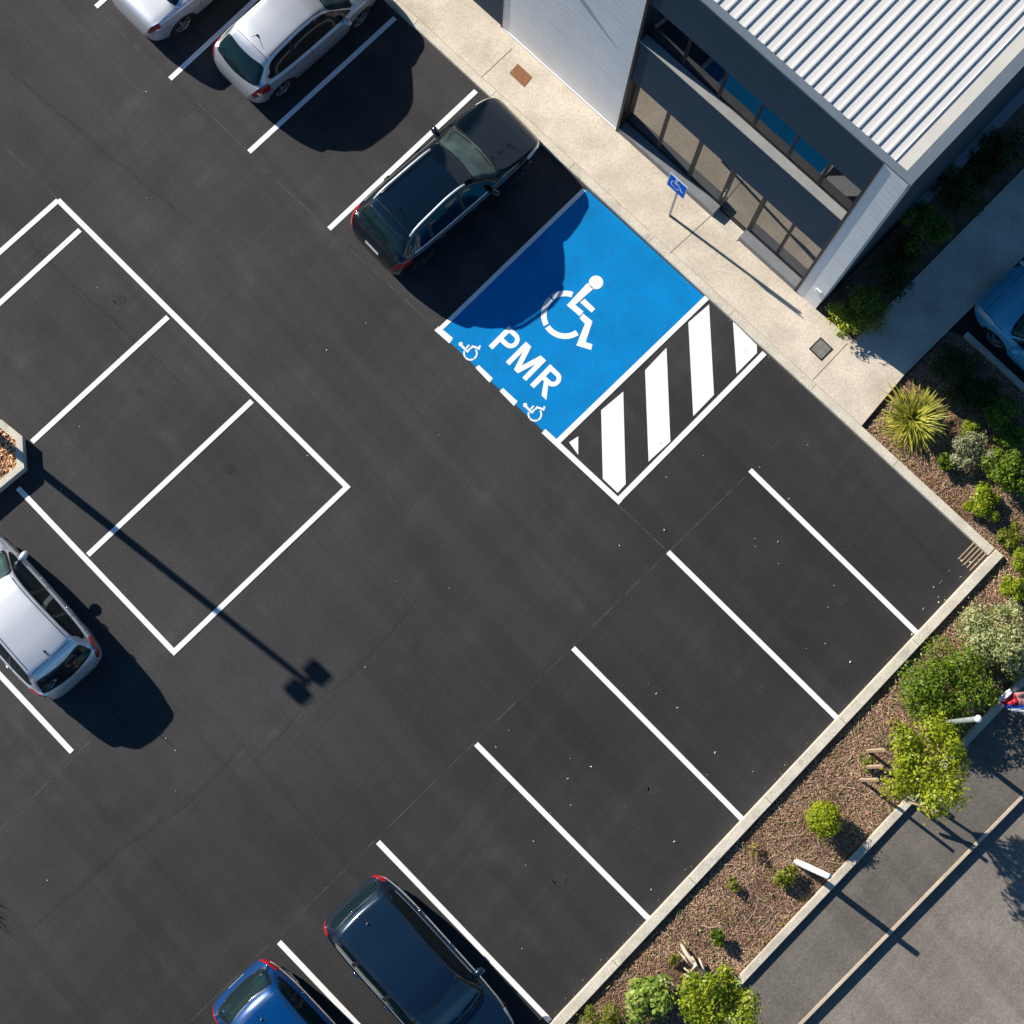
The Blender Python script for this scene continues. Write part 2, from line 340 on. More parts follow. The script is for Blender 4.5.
# ------------------------------------------------------------------ kerbs and paths
kerbA_top = .12
prism("kerb", [tuple((K0-dK*45).xy), tuple((KC-dK*.02).xy)], .20, -.1, kerbA_top, M['kerb'], side=1 if nK.dot(Vector((-dK.y, dK.x, 0))) > 0 else -1)['kind'] = 'structure'
sdL = 1 if nL.dot(Vector((-dL.y, dL.x, 0))) > 0 else -1
prism("kerb", [tuple((KC+nK*.2+dK*.0).xy), tuple((KC+dL*50).xy)], .225, -.1, .15, M['kerb'], side=sdL)['kind'] = 'structure'
FA = G(502, 30); FB = G(796, 294); dF = (FB-FA).normalized(); nF = Vector((dF.y, -dF.x, 0)); nF = -nF if nF.dot(Vector((-1, -1, 0))) < 0 else nF
def Kp(px, py): return G(px, py)
# concrete path in front of the building and up its side
ke = lambda p: tuple((K0+dK*((G(*p)-K0).dot(dK))+nK*.2).xy)
path_pts = [tuple((K0-dK*45+nK*.2).xy), ke((862, 425)), w2((903, 376)), w2((949, 330)), w2((1000, 280)), w2((1400, -110)), w2((1300, -110)), w2((894, 299.5)), w2((853, 342.5)),
            tuple((FA+dF*9.42).xy), tuple((FA+dF*9.0-nF*.6).xy), tuple((FA-dF*40-nF*.6).xy)]
pt = struct(poly("path", path_pts, .121, M['concrete'], px=False))
for p, q in (((482, 79), (512, 51)), ((669, 255), (712, 216)), ((812, 381), (846, 345)), ((392, 1), (420, -25))):
    strip("expansion_joint", p, q, .018, M['joint'], pt, z=.1235)
# lids
lid = poly("access_cover", [(517.5, 66), (532, 79.5), (524, 89.5), (509, 75.5)], .128, M['rust']); tag(lid, "rusty brown rectangular access cover in the concrete path", "access cover")
lid = thing("access_cover", "small square grey lid in the path past the building corner", "access cover", G(821, 349, .123))
fr = boxobj("frame", -.19, .19, -.19, .19, 0, .006, M['black'], lid); fr.rotation_euler[2] = -PI/4
fr = boxobj("cover", -.16, .16, -.16, .16, .006, .010, M['greyplate'], lid); fr.rotation_euler[2] = -PI/4

# planting beds
def bed(name, pts, z, m, step=.12, amp=.02):
    """mulch sheet with a bumpy surface"""
    bm = bmesh.new(); vs = [bm.verts.new((p[0], p[1], z)) for p in pts]; f = bm.faces.new(vs); f.normal_update()
    if f.normal.z < 0: f.normal_flip()
    bmesh.ops.triangulate(bm, faces=[f]); o = objbm(name, bm, m); return struct(o)
kcI = KC+nK*.2+nL*.25
W0 = G(737.5, 976); W1 = G(1024, 672); dW = (W1-W0).normalized(); W0 = W0-dW*.3
Wn = Vector((dW.y, -dW.x, 0)); Wn = -Wn if Wn.dot(Vector((1, -1, 0))) < 0 else Wn
bedpts = [tuple((K0+dK*((G(862, 425)-K0).dot(dK))+nK*.19).xy), tuple((KC+nK*.19+nL*.05).xy), tuple((KC+nL*.2+dL*45).xy), tuple((KC+nL*9+dL*45).xy), tuple((W0-dW*35+Wn*.05).xy), tuple((W1+dW*25+Wn*.02).xy), w2((1900, 1100-900)), w2((1300, 640)), w2((966, 337)), w2((949, 330)), w2((903, 376))]
bedpts = [bedpts[0], bedpts[1], bedpts[2], tuple((KC+dL*45+nL*4.0).xy), tuple((W0-dW*34).xy), tuple((W1+dW*20).xy), w2((1500, 827)), w2((966, 338)), w2((949, 330)), w2((903, 376))]
bed("planting_bed", bedpts, .012, M['mulch'])
bedB = [tuple((FA+dF*9.42).xy), w2((853, 342.5)), w2((894, 299.5)), w2((1300, -110)), w2((1180, -60))]
bed("planting_bed", bedB, .09, M['mulch'])
# low wall, footpath, road
wall = prism("kerb", [tuple((W0-dW*.0).xy), tuple((W1+dW*20).xy)], .17, -.1, .135, M['wall_kerb'], side=1 if Wn.dot(Vector((-dW.y, dW.x, 0))) > 0 else -1); struct(wall)
R0 = G(797, 1024); R1 = G(1024, 791.5); dR = (R1-R0).normalized(); Rn = Vector((dR.y, -dR.x, 0)); Rn = -Rn if Rn.dot(Vector((1, -1, 0))) < 0 else Rn
struct(poly("footpath", [tuple((W0-dW*35).xy), tuple((W1+dW*20).xy), tuple((R1+dR*20).xy), tuple((R0-dR*35).xy)], .02, M['footpath'], px=False))
struct(prism("kerb", [tuple((R0-dR*35).xy), tuple((R1+dR*20).xy)], .09, -.35, .03, M['tan_kerb'], side=1 if Rn.dot(Vector((-dR.y, dR.x, 0))) > 0 else -1))
struct(poly("road", [tuple((R0-dR*60).xy), tuple((R1+dR*60).xy), tuple((R1+dR*60+Rn*60).xy), tuple((R0-dR*60+Rn*60).xy)], -.125, M['road'], px=False))
# second car park at the right, its kerb and a bay line
rp = struct(poly("side_car_park", [w2((951, 331)), w2((966, 337)), w2((1500, 826)), w2((2000, 300)), w2((1400, -110))], .03, M['asphalt'], px=False))
struct(prism("kerb", [w2((966, 333)), w2((1400, 731))], .13, -.1, .14, M['kerb'], side=-1))
strip("bay_line", (1020, 262), (1100, 336-4), .1, M['white'], rp, z=.036)

# drain
dr = thing("drain_grate", "rusty slotted drain grate in the corner of the kerbs", "drain grate", G(975, 560, .0), -PI/4)
boxobj("frame", -.30, .30, -.26, .26, .001, .008, M['joint2'], dr)
for k in range(7):
    boxobj("bar", -.28+k*.085, -.258+k*.085, -.25, .25, .009, .02, M['stake'], dr)

# ------------------------------------------------------------------ building
bd = thing("office_building", "two storey office building with slate cladding, white end walls and white ribbed metal roof", "building", (FA.x, FA.y, 0), math.atan2(dF.y, dF.x))
Z0, ZT = .10, 7.74
def bbx(name, u0, u1, y0, y1, z0, z1, m, parent=None, bevel=0, label=None):
    o = boxobj(name, u0, u1, y0, y1, z0, z1, m, parent or bd, bevel)
    if label: o['label'] = label
    return o
bbx("front_wall", 0.0, 3.47, 0, .3, Z0, ZT, M['wallwhite'], label="white plank clad front wall left of the glazing")
bbx("front_wall", -30, -.03, .02, .3, Z0, ZT, M['navy'], label="slate clad front wall beyond the white wall")
bbx("wall_base_trim", 0.0, 3.47, -.025, -.002, Z0, Z0+.09, M['signwhite'])
bbx("corner_trim", -.03, 0.0, -.02, .3, Z0, ZT, M['frame'])
bbx("corner_trim", 3.47, 3.53, -.02, .55, Z0, ZT, M['frame'])
bbx("corner_trim", 8.78, 8.84, -.02, .55, Z0, ZT, M['frame'])
bbx("corner_panel", 8.84, 9.40, 0, .5, Z0, ZT, M['wallwhite'], label="tall white clad corner panel")
bbx("upper_cladding", 3.53, 8.78, .004, .40, 6.28, ZT, M['navy'])
bbx("lower_cladding", 3.53, 8.78, .004, .36, 2.90, 4.66, M['navy'])
bbx("window_sill", 3.53, 8.78, -.006, .20, 4.663, 4.70, M['sill'])
bbx("side_wall", 9.18, 9.40, .5, 45, Z0, ZT, M['navyside'])
bbx("side_wall_base", 9.403, 9.62, 3.2, 45, Z0, .45, M['sill'])
bbx("interior", 3.6, 9.1, 1.2, 3, Z0, 7.6, M['dark'])
# upper windows
def pane(name, u0, u1, z0, z1, y, parent): return obj(name, [(u0, y, z0), (u1, y, z0), (u1, y, z1), (u0, y, z1)], [(0, 1, 2, 3)], M['glassup'] if z0 > 4 else M['glass'], parent)
def window(name, u0, u1, z0, z1, y, fw=.032, bottom=.05):
    bm = bmesh.new(); d = .035
    box(bm, u0, u0+fw, y-d, y+.02, z0, z1); box(bm, u1-fw, u1, y-d, y+.02, z0, z1)
    box(bm, u0+fw, u1-fw, y-d, y+.02, z0, z0+bottom); box(bm, u0+fw, u1-fw, y-d, y+.02, z1-fw, z1)
    f = objbm(name, bm, M['frame'], bd); pane("glass", u0+fw, u1-fw, z0+bottom, z1-fw, y-.02, f); return f
us = [3.53, 4.47, 5.40, 6.30, 7.19, 7.98, 8.78]
for a, b in zip(us[:-1], us[1:]): window("window", a+.003, b-.003, 4.703, 6.28, .225)
for k, (a, b) in enumerate(zip(us[:-1], us[1:])):
    if k == 3:
        dfr = window("door", a+.003, b-.003, .125, 2.90, .25, .07, .18)
        bmh = bmesh.new(); tube(bmh, [(a+.045, .21, 1.05), (a+.045, .15, 1.05), (a+.045, .15, 1.35), (a+.045, .21, 1.35)], [.012]*4); objbm("handle", bmh, M['chrome'], dfr)
        boxobj("closer", b-.55, b-.2, .16, .212, 2.62, 2.68, M['black'], dfr)
    else:
        window("window", a+.003, b-.003, .345, 2.90, .25, .034 if k not in (1, 2) else .05, .08)
for a, b in ((3.53, 6.36), (7.12, 8.78)):
    bbx("plinth", a, b, -.015, .40, Z0, .34, M['plinth'], bevel=.01)
bbx("threshold", 6.363, 7.117, -.05, .42, Z0, .135, M['kerb'])
# unseen triangular plate, added to throw the shadow streak down the white wall
bm = bmesh.new(); v = [(1.50, 0, 4.75), (1.50, 0, 4.42), (1.50, -.15, 4.55), (1.54, 0, 4.75), (1.54, 0, 4.42), (1.54, -.15, 4.55)]
vs = [bm.verts.new(p) for p in v]
for f in ((0, 1, 2), (3, 5, 4), (0, 3, 4, 1), (1, 4, 5, 2), (2, 5, 3, 0)): bm.faces.new([vs[i] for i in f])
objbm("shadow_caster", bm, M['frame'], bd)
# roof: ribbed sheet with a slight fall, flashing and fascia
rz = 7.765
pitch = .222; prof = [(0, 0), (.085, 0), (.100, .034), (.138, .034), (.153, 0), (pitch, 0)]
bm = bmesh.new(); xs = []; u = -30.0
while u < 8.97:
    for a, h in prof[:-1]: xs.append((u+a, h))
    u += pitch
xs = [(a-30-(-30), h) for a, h in xs if a < 8.98]; xs.append((9.0, 0))
rows = [[bm.verts.new((a, y, rz+h)) for a, h in xs] for y in (.16, 40)]
for i in range(len(xs)-1): bm.faces.new((rows[0][i], rows[0][i+1], rows[1][i+1], rows[1][i]))
# rib end closures
objbm("roof", bm, M['roof'], bd)
obj("roof_flashing", [(9.0, .16, rz+.006), (9.22, .16, rz+.03), (9.22, 40, rz+.03), (9.0, 40, rz+.006)], [(0, 1, 2, 3)], M['flash'], bd)
bbx("fascia", -30, 9.44, 0, .155, 7.745, 7.80, M['fascia'])
bbx("fascia", 9.225, 9.44, .158, 40, 7.745, 7.80, M['fascia'])
bbx("fascia_face", 9.403, 9.42, 0, 40, 7.5, 7.744, M['fascia'])
bbx("roof_clip", 9.0, 9.12, 4.9, 4.95, 7.80, 7.84, M['rust'])
# wall vent on the corner panel
vt = bbx("vent", 9.16, 9.30, -.03, -.002, .9, 1.15, M['wallwhite'], bevel=.005)

# ------------------------------------------------------------------ accessible parking sign on its post
b0 = G(669.4, 215.2, .12)
sg = thing("parking_sign", "blue accessible parking sign with white wheelchair on a slim grey post", "sign", b0, math.atan2(dF.y, dF.x))
bm = bmesh.new(); tube(bm, [(0, 0, 0), (-.02, .0, 2.15)], [.03, .03], 12); objbm("pole", bm, M['galv'], sg)
pl = boxobj("plate", -.29, .19, -.045, -.033, 1.48, 2.13, M['signwhite'], sg)
boxobj("plate_face", -.272, .172, -.050, -.0455, 1.497, 2.113, M['signblue'], pl)
def signfn(x, y, z):
    return ((x-720)/300*.30-.05, -.054, 2.03-(y-280)/300*.36)
bm = bmesh.new()
def rotsym(x, y):  # upright symbol: big one is turned 45 degrees clockwise on the ground
    dx, dy = x-735, -(y-280); c, s = math.cos(PI/4), math.sin(PI/4); return dx*c-dy*s, dx*s+dy*c
for p_ in SYM:
    vs = [bm.verts.new((-.05+rotsym(*p)[0]*.00105, -.052, 1.82+rotsym(*p)[1]*.0013)) for p in p_]; bm.faces.new(vs)
bmesh.ops.triangulate(bm, faces=bm.faces[:]); objbm("wheelchair_symbol", bm, M['signwhite'], pl)

# ------------------------------------------------------------------ cars
def interp(tab):
    xs = np.array([a for a, _ in tab], float); ys = np.array([b for _, b in tab], float); n = len(xs)
    d = np.diff(ys)/np.diff(xs); m = np.zeros(n); m[0] = d[0]; m[-1] = d[-1]
    for i in range(1, n-1): m[i] = 0 if d[i-1]*d[i] <= 0 else 2*d[i-1]*d[i]/(d[i-1]+d[i])
    def f(x):
        x = min(max(x, xs[0]), xs[-1]); i = min(int(np.searchsorted(xs, x, 'right'))-1, n-2); h = xs[i+1]-xs[i]; t = (x-xs[i])/h
        return (2*t**3-3*t**2+1)*ys[i]+(t**3-2*t**2+t)*h*m[i]+(-2*t**3+3*t**2)*ys[i+1]+(t**3-t**2)*h*m[i+1]
    return f
def clamp(x, a=0, b=1): return max(a, min(b, x))
class Body:
    def __init__(s, L, W, top, belt, lift=0.):
        s.L = L; s.W = W; s.top = interp(top); s.lift = lift
        s.belt = interp(belt)
        s.wf = interp([(0, .50), (.015, .62), (.05, .74), (.12, .83), (.25, .905), (.5, .955), (1.0, .99), (1.6, 1), (L-1.5, 1), (L-.9, .98), (L-.5, .925), (L-.25, .85), (L-.12, .76), (L-.05, .65), (L-.015, .54), (L, .42)])
        s.bot = interp([(0, .36+lift), (.15, .27+lift), (.6, .2+lift), (L-.6, .2+lift), (L-.15, .24+lift), (L, .32+lift)])
        s.cache = {}
    def sec(s, x):
        k = round(x, 4)
        if k in s.cache: return s.cache[k]
        W = s.W*s.wf(x); zs = s.top(x); zb0 = s.belt(x); zb = min(zb0, zs-.012); zl = min(s.bot(x), zb-.12); h = max(0, zs-zb)
        e = .03; sl = abs(s.top(min(x+e, s.L))-s.top(max(x-e, 0)))/(2*e)
        drop = .028+min(.10, .16*sl)*clamp(h/.15)
        drop = min(drop, .5*h+.012) if h < .1 else drop
        y6 = W*.915-.40*h; g = clamp(h/.12)
        C = [(W*.82, zl), (W*.965, zl+.07), (W*.995, zl+(zb-zl)*.42), (W, zl+(zb-zl)*.68), (W*.965, zb-.035+.0*g), (W*.915, zb+.005*g), (y6, zs-drop), (y6*.80, zs-drop*.35+.002), (0, zs+.004)]
        s.cache[k] = C; return C
    def S(s, x, v):
        C = s.sec(x); i = min(int(v), 7); t = v-i
        p0 = C[i-1] if i > 0 else C[0]; p1 = C[i]; p2 = C[i+1]; p3 = C[i+2] if i+2 < 9 else (-C[7][0], C[7][1])
        # softened Catmull-Rom
        out = []
        for a, b, c, d in zip(p0, p1, p2, p3):
            m1 = (c-a)*.5; m2 = (d-b)*.5; seg = abs(c-b)*1.5+1e-6
            m1 = clamp(m1, -seg, seg); m2 = clamp(m2, -seg, seg)
            out.append((2*t**3-3*t**2+1)*b+(t**3-2*t**2+t)*m1+(-2*t**3+3*t**2)*c+(t**3-t**2)*m2)
        return Vector((x, out[0], out[1]))
    def v_of_y(s, x, y, lo=4.0, hi=8.0):
        for _ in range(22):
            mid = (lo+hi)/2
            if s.S(x, mid)[1] > y: lo = mid
            else: hi = mid
        return (lo+hi)/2
    def v_of_z(s, x, z, lo=1.0, hi=6.0):
        for _ in range(22):
            mid = (lo+hi)/2
            if s.S(x, mid)[2] < z: lo = mid
            else: hi = mid
        return (lo+hi)/2
def grid_obj(name, P, m, parent, off, centre, smooth=True, flip=False):
    n, k = len(P), len(P[0]); V = []
    for i in range(n):
        for j in range(k):
            a = P[min(i+1, n-1)][j]-P[max(i-1, 0)][j]; b = P[i][min(j+1, k-1)]-P[i][max(j-1, 0)]; nn = a.cross(b)
            if nn.length < 1e-9: nn = P[i][j]-centre
            nn.normalize()
            if nn.dot(P[i][j]-centre) < 0: nn = -nn
            V.append(P[i][j]+nn*off)
    Fc = [(i*k+j, (i+1)*k+j, (i+1)*k+j+1, i*k+j+1) for i in range(n-1) for j in range(k-1)]
    return obj(name, V, Fc, m, parent, smooth)
SE = lambda s, n: (max(0., 1-abs(2*s-1)**n))**(1/n)
def make_car(spec):
    s = spec; L, W = s['L'], s['W']; b = Body(L, W, s['top'], s['belt'], s.get('lift', 0))
    root = thing(s.get('kind', 'parked_car'), s['label'], 'car', (0, 0, 0), 0, "cars parked in the bays")
    T = Matrix.Translation((-L/2, 0, 0)); cen = Vector((L/2, 0, .55)); paint = s['paint']
    R_ = s.get('wr', .325); wx = [s.get('wx0', .80), L-s.get('wx1', .88)]; wz = R_
    e = [0, .008, .02, .035, .05, .07, .09, .12, .15, .19, .23]
    xs = sorted(set(e+[.27+i*(L-.54)/110 for i in range(111)]+[L-q for q in e])); nv = 52
    vs = [8*j/nv for j in range(nv+1)]
    grid = {}; V = []; bm = bmesh.new()
    for sd in (1, -1):
        for i, x in enumerate(xs):
            for j, v in enumerate(vs):
                if sd == -1 and j == nv: grid[(sd, i, j)] = grid[(1, i, j)]; continue
                p = b.S(x, v); px_, pz = p.x, p.z
                if v < 3.6:
                    for c in wx:
                        r = math.hypot(px_-c, pz-wz); ra = R_+.045
                        if ra-.035 < r < ra+.03 and r > 1e-6:
                            px_ = c+(px_-c)/r*ra; pz = wz+(pz-wz)/r*ra
                grid[(sd, i, j)] = bm.verts.new((px_-L/2, sd*p.y, pz))
    ra = R_+.046
    for sd in (1, -1):
        for i in range(len(xs)-1):
            for j in range(nv):
                q = [grid[(sd, i, j)], grid[(sd, i+1, j)], grid[(sd, i+1, j+1)], grid[(sd, i, j+1)]]
                if vs[j] < 3.4:
                    if any(all(math.hypot(v.co.x+L/2-c, v.co.z-wz) < ra for v in q) for c in wx): continue
                if sd == -1: q = q[::-1]
                if len(set(q)) == 4:
                    try: bm.faces.new(q)
                    except ValueError: pass
        # ends
    for i in (0, len(xs)-1):
        ring = [grid[(1, i, j)] for j in range(nv+1)]+[grid[(-1, i, j)] for j in range(nv-1, -1, -1)]
        f = bm.faces.new(ring if i == 0 else ring[::-1])
    for f in bm.faces: f.smooth = True
    body = objbm("body", bm, paint, root)
    body.data.polygons.foreach_set("use_smooth", [True]*len(body.data.polygons))
    # floor and arch liners
    bm = bmesh.new(); pts = [(x, b.sec(x)[0][0]-.02, b.bot(x)+.03) for x in xs[2:-2:4]]
    up = [bm.verts.new((p[0]-L/2, p[1], p[2])) for p in pts]; dn = [bm.verts.new((p[0]-L/2, -p[1], p[2])) for p in pts]
    for i in range(len(pts)-1): bm.faces.new((up[i], up[i+1], dn[i+1], dn[i]))
    for c in wx:
        for sd in (1, -1):
            yo = sd*(b.S(c, 2.2).y-.03); yi = sd*(W-.42); n = 18
            a = [bm.verts.new((c-L/2+(ra+.01)*math.cos(PI*k/n), yo, wz+(ra+.01)*math.sin(PI*k/n))) for k in range(n+1)]
            c_ = [bm.verts.new((c-L/2+(ra+.01)*math.cos(PI*k/n), yi, wz+(ra+.01)*math.sin(PI*k/n))) for k in range(n+1)]
            for k in range(n): bm.faces.new((a[k], a[k+1], c_[k+1], c_[k]))
            bm.faces.new(c_)
    objbm("underbody", bm, M['black'], root)
    def sub(name, P, m, off, smooth=True, parent=None, label=None):
        P = [[p-Vector((L/2, 0, 0)) for p in r] for r in P]
        o = grid_obj(name, P, m, parent or root, off, cen-Vector((L/2, 0, 0)), smooth)
        if label: o['label'] = label
        return o
    def toppatch(name, x0, x1, hwf, bow, m, off, n=14, corner=9, parent=None):
        P = []
        for i in range(n+1):
            sx = i/n; sx_ = .5-.5*math.cos(PI*sx); row = []
            for j in range(-n, n+1):
                t = j/n; rr = SE(sx_, corner); x = x0+(x1-x0)*sx_
                y = t*hwf(x)*rr; xx = x+bow*(1-(t*rr)**2)
                yy = abs(y); v = b.v_of_y(xx, yy); q = b.S(xx, v); row.append(Vector((xx, y, q.z)))
            P.append(row)
        return sub(name, P, m, off, parent=parent)
    y6 = lambda x: b.sec(x)[6][0]
    ws0, ws1 = s['screen']; rw0, rw1 = s['rear']
    gm = s.get('shield', M['shield'])
    toppatch("windscreen_surround", ws0-.04, ws1+.05, lambda x: y6(x)+.01, s.get('wbow', .07), M['black'], .003)
    o = toppatch("windscreen", ws0, ws1, lambda x: y6(x)-.035, s.get('wbow', .07), gm, .007)
    toppatch("rear_window_surround", rw0-.02, rw1+.02, lambda x: y6(x)-.015, -s.get('rbow', .03), M['black'], .003)
    toppatch("rear_window", rw0, rw1, lambda x: y6(x)-.05, -s.get('rbow', .03), M['carglass'], .007)
    # side windows: black surround then panes
    sw0, sw1 = s['side']; bp = s['bpillar']
    def sidepatch(name, x0, x1, sd, m, off, lo=.035, up=.05, n=16, corner=7, slant=.0, parent=None):
        P = []
        for i in range(n+1):
            si = .5-.5*math.cos(PI*i/n); row = []
            for j in range(9):
                t = j/8; x = x0+(x1-x0)*si
                xx = x+slant*t*(1-si)
                C = b.sec(xx); zl = C[5][1]+lo; zh = max(zl+.004, C[6][1]-up); mid = (zl+zh)/2; hh = (zh-zl)/2*SE(si, corner)
                z = mid+hh*(2*t-1); v = b.v_of_z(xx, z, 4.2, 6.4); q = b.S(xx, v); row.append(Vector((xx, sd*q.y, q.z)))
            P.append(row)
        return sub(name, P, m, off, parent=parent)
    for sd in (1, -1):
        sidepatch("window_surround", sw0, sw1, sd, M['black'], .003, .012, .03, slant=s.get('slant', .12))
        cuts = [sw0+.04]+list(bp)+[sw1-.08]
        for k in range(len(cuts)-1):
            sidepatch("side_window", cuts[k]+(.035 if k else 0), cuts[k+1]-(.035 if k < len(cuts)-2 else 0), sd, M['carglass'], .007, .035, .05, corner=10 if len(bp) else 6, slant=s.get('slant', .12) if k == 0 else 0)
    def vpatch(name, x0, x1, v0, v1, m, off, sides=(1, -1), n=10, corner=5, parent=None, label=None, taper=0):
        r = []
        for sd in sides:
            P = []
            for i in range(n+1):
                si = .5-.5*math.cos(PI*i/n); x = x0+(x1-x0)*si; row = []
                for j in range(9):
                    t = (2*j/8-1)*SE(si, corner); vm = (v0+v1)/2-taper*si; v = vm+t*(v1-v0)/2*(1-.0*si); q = b.S(x, v); row.append(Vector((q.x, sd*q.y, q.z)))
                P.append(row)
            r.append(sub(name, P, m, off, parent=parent, label=label))
        return r
    tl = s['tail']; vpatch("tail_light", *tl, M['lamp_red'], .006)
    vpatch("headlight", L-.62, L-.10, 3.5, 4.6, M['lamp_clear'], .006, taper=.2)
    # seams
    def seam(pts, wd=.012, name="seam", m=M['black'], off=.0025, sides=(1, -1)):
        for sd in sides:
            P = []
            for i, (x, v) in enumerate(pts):
                x2, v2 = pts[min(i+1, len(pts)-1)]; x1, v1 = pts[max(i-1, 0)]
                q = b.S(x, v); t = (b.S(x2, v2)-b.S(x1, v1)).normalized()
                dx = b.S(min(x+.01, L), v)-q; dv_ = b.S(x, min(v+.05, 8))-q; nrm = dx.cross(dv_).normalized(); side = t.cross(nrm).normalized()*wd/2
                a = q-side; c = q+side
                P.append([Vector((a.x, sd*a.y, a.z)), Vector((c.x, sd*c.y, c.z))])
            sub(name, P, m, off, smooth=False)
    lin = lambda a, c, n: [(a[0]+(c[0]-a[0])*i/n, a[1]+(c[1]-a[1])*i/n) for i in range(n+1)]
    if s.get('roofseam', True): seam(lin((rw1+.12, 6.42), (ws0-.12, 6.42), 14), .02, "roof_channel")
    seam(lin((rw1+.14, 6.5), (rw1+.14, 8), 10), .012, "hatch_seam")
    seam(lin((L-.28, 4.9), (L-.28, 8), 8), .012, "bonnet_seam")
    seam(lin((ws1+.12, 5.0), (L-.28, 4.9), 10), .012, "bonnet_seam")
    seam([(.03+.9*i/12*(.55), 3.0) for i in range(13)], .012, "bumper_seam")
    for xd in list(s['doors']): seam(lin((xd, 1.2), (xd, 5.0), 10), .012, "door_seam")
    # belt strip
    if s.get('chrome'): seam(lin((sw0+.1, 5.08), (sw1-.35, 5.08), 14), .03, "trim_strip", M['alu'], .009)
    # door handles
    for sd in (1, -1):
        for xh in s['handles']:
            q = b.S(xh, 4.0); bm = bmesh.new(); tube(bm, [(xh-L/2-.09, sd*(q.y-.002), q.z-.04), (xh-L/2-.06, sd*(q.y+.03), q.z-.04), (xh-L/2+.06, sd*(q.y+.03), q.z-.04), (xh-L/2+.09, sd*(q.y-.002), q.z-.04)], [.014]*4, 6)
            objbm("door_handle", bm, s.get('handlemat', paint), root, True)
        # mirrors
        xm = ws1-.34; q = b.S(xm, 5.0); bm = bmesh.new()
        bmesh.ops.create_uvsphere(bm, u_segments=14, v_segments=10, radius=1, matrix=Matrix.Translation((xm-L/2, sd*(q.y+.11), q.z+.06)) @ Matrix.Rotation(sd*-.25, 4, 'Z') @ Matrix.Diagonal((.075, .125, .075, 1)))
        tube(bm, [(xm-L/2+.02, sd*(q.y-.05), q.z+.0), (xm-L/2, sd*(q.y+.08), q.z+.05)], [.03, .03], 8)
        objbm("mirror", bm, s.get('mirrormat', paint), root, True)
    # number plate and bumper trim
    zr = s['top'][1][1]-.02
    bm = bmesh.new()
    zp = s['plate'][1]; xp = s['plate'][0]
    box(bm, -.004, .004, -.20, .20, -.045, .045, Matrix.Translation((xp-L/2, 0, zp)) @ Matrix.Rotation(s.get('ptilt', .12), 4, 'Y')); objbm("number_plate", bm, M['plate'], root)
    # antenna, rails, wiper
    xa = rw1+s.get('ant', .35); q = b.S(xa, 8); bm = bmesh.new(); tube(bm, [(xa-L/2, 0, q.z), (xa-L/2-.02, 0, q.z+.035)], [.028, .018], 8); tube(bm, [(xa-L/2, 0, q.z+.02), (xa-L/2-.16, 0, q.z+.16)], [.008, .004], 5); objbm("antenna", bm, M['black'], root)
    if s.get('rails'):
        for sd in (1, -1):
            bm = bmesh.new(); P = []
            for i in range(13):
                x = rw1+.12+(ws0-.25-rw1-.12)*i/12; q = b.S(x, 6.15); P.append((x-L/2, sd*(q.y-.02), q.z+.02+.045*min(1, min(i, 12-i)/1.5)))
            tube(bm, P, [.026]*13, 8); objbm("roof_rail", bm, M['alu'], root, True)
    for yw in (-.35, .25):
        bm = bmesh.new(); P = []
        for i in range(6):
            y = yw+.5*i/5-.1; x = ws1-.02+.07*(1-(y/.6)**2)-.04; v = b.v_of_y(x, abs(y)); P.append((x-L/2, y, b.S(x, v).z+.025))
        tube(bm, P, [.009]*6, 5); objbm("wiper", bm, M['black'], root)
    # wheels
    for ic, c in enumerate(wx):
        for sd in (1, -1):
            yo = sd*(b.S(c, 2.2).y-.035); bm = bmesh.new(); tw = .2; prof_ = [(R_*.62, 0), (R_*.66, .0), (R_*.9, -.004), (R_*.97, .02), (R_, .05), (R_, tw-.05), (R_*.95, tw-.01), (R_*.6, tw)]
            rings = []
            for r, d in prof_: rings.append([bm.verts.new((r*math.cos(2*PI*k/32), -d, r*math.sin(2*PI*k/32))) for k in range(32)])
            for i in range(len(rings)-1):
                for k in range(32): bm.faces.new((rings[i][k], rings[i][(k+1) % 32], rings[i+1][(k+1) % 32], rings[i+1][k]))
            bmesh.ops.recalc_face_normals(bm, faces=bm.faces)
            wh = objbm("wheel", bm, M['tyre'], root, True); wh.location = (c-L/2, yo, wz); wh.rotation_euler = (0, .3*ic, 0 if sd > 0 else PI)
            bm = bmesh.new(); r0 = R_*.64
            ring0 = [bm.verts.new((r0*math.cos(2*PI*k/30), .004, r0*math.sin(2*PI*k/30))) for k in range(30)]; ring1 = [bm.verts.new((r0*.88*math.cos(2*PI*k/30), -.012, r0*.88*math.sin(2*PI*k/30))) for k in range(30)]
            for k in range(30): bm.faces.new((ring0[k], ring0[(k+1) % 30], ring1[(k+1) % 30], ring1[k]))
            ns = 5
            for k in range(ns):
                a = 2*PI*k/ns; mt = Matrix.Rotation(a, 4, 'Y'); box(bm, .02, r0*.93, -.012, .010, -.032, .032, mt)
            tube(bm, [(0, -.03, 0), (0, .015, 0)], [.06, .05], 12)
            ri = objbm("rim", bm, s.get('rim', M['rim']), wh)
            bm = bmesh.new(); d0 = [bm.verts.new((r0*math.cos(2*PI*k/24), -.05, r0*math.sin(2*PI*k/24))) for k in range(24)]; bm.faces.new(d0); objbm("brake_disc", bm, M['black'], wh)
    return root, b
def place(root, L, px, py, z, heading):
    """rear bumper centre over the surveyed point"""
    p = G(px, py, z); d = Vector((math.cos(heading), math.sin(heading), 0)); c = p+d*(L/2); root.location = (c.x, c.y, 0); root.rotation_euler = (0, 0, heading)

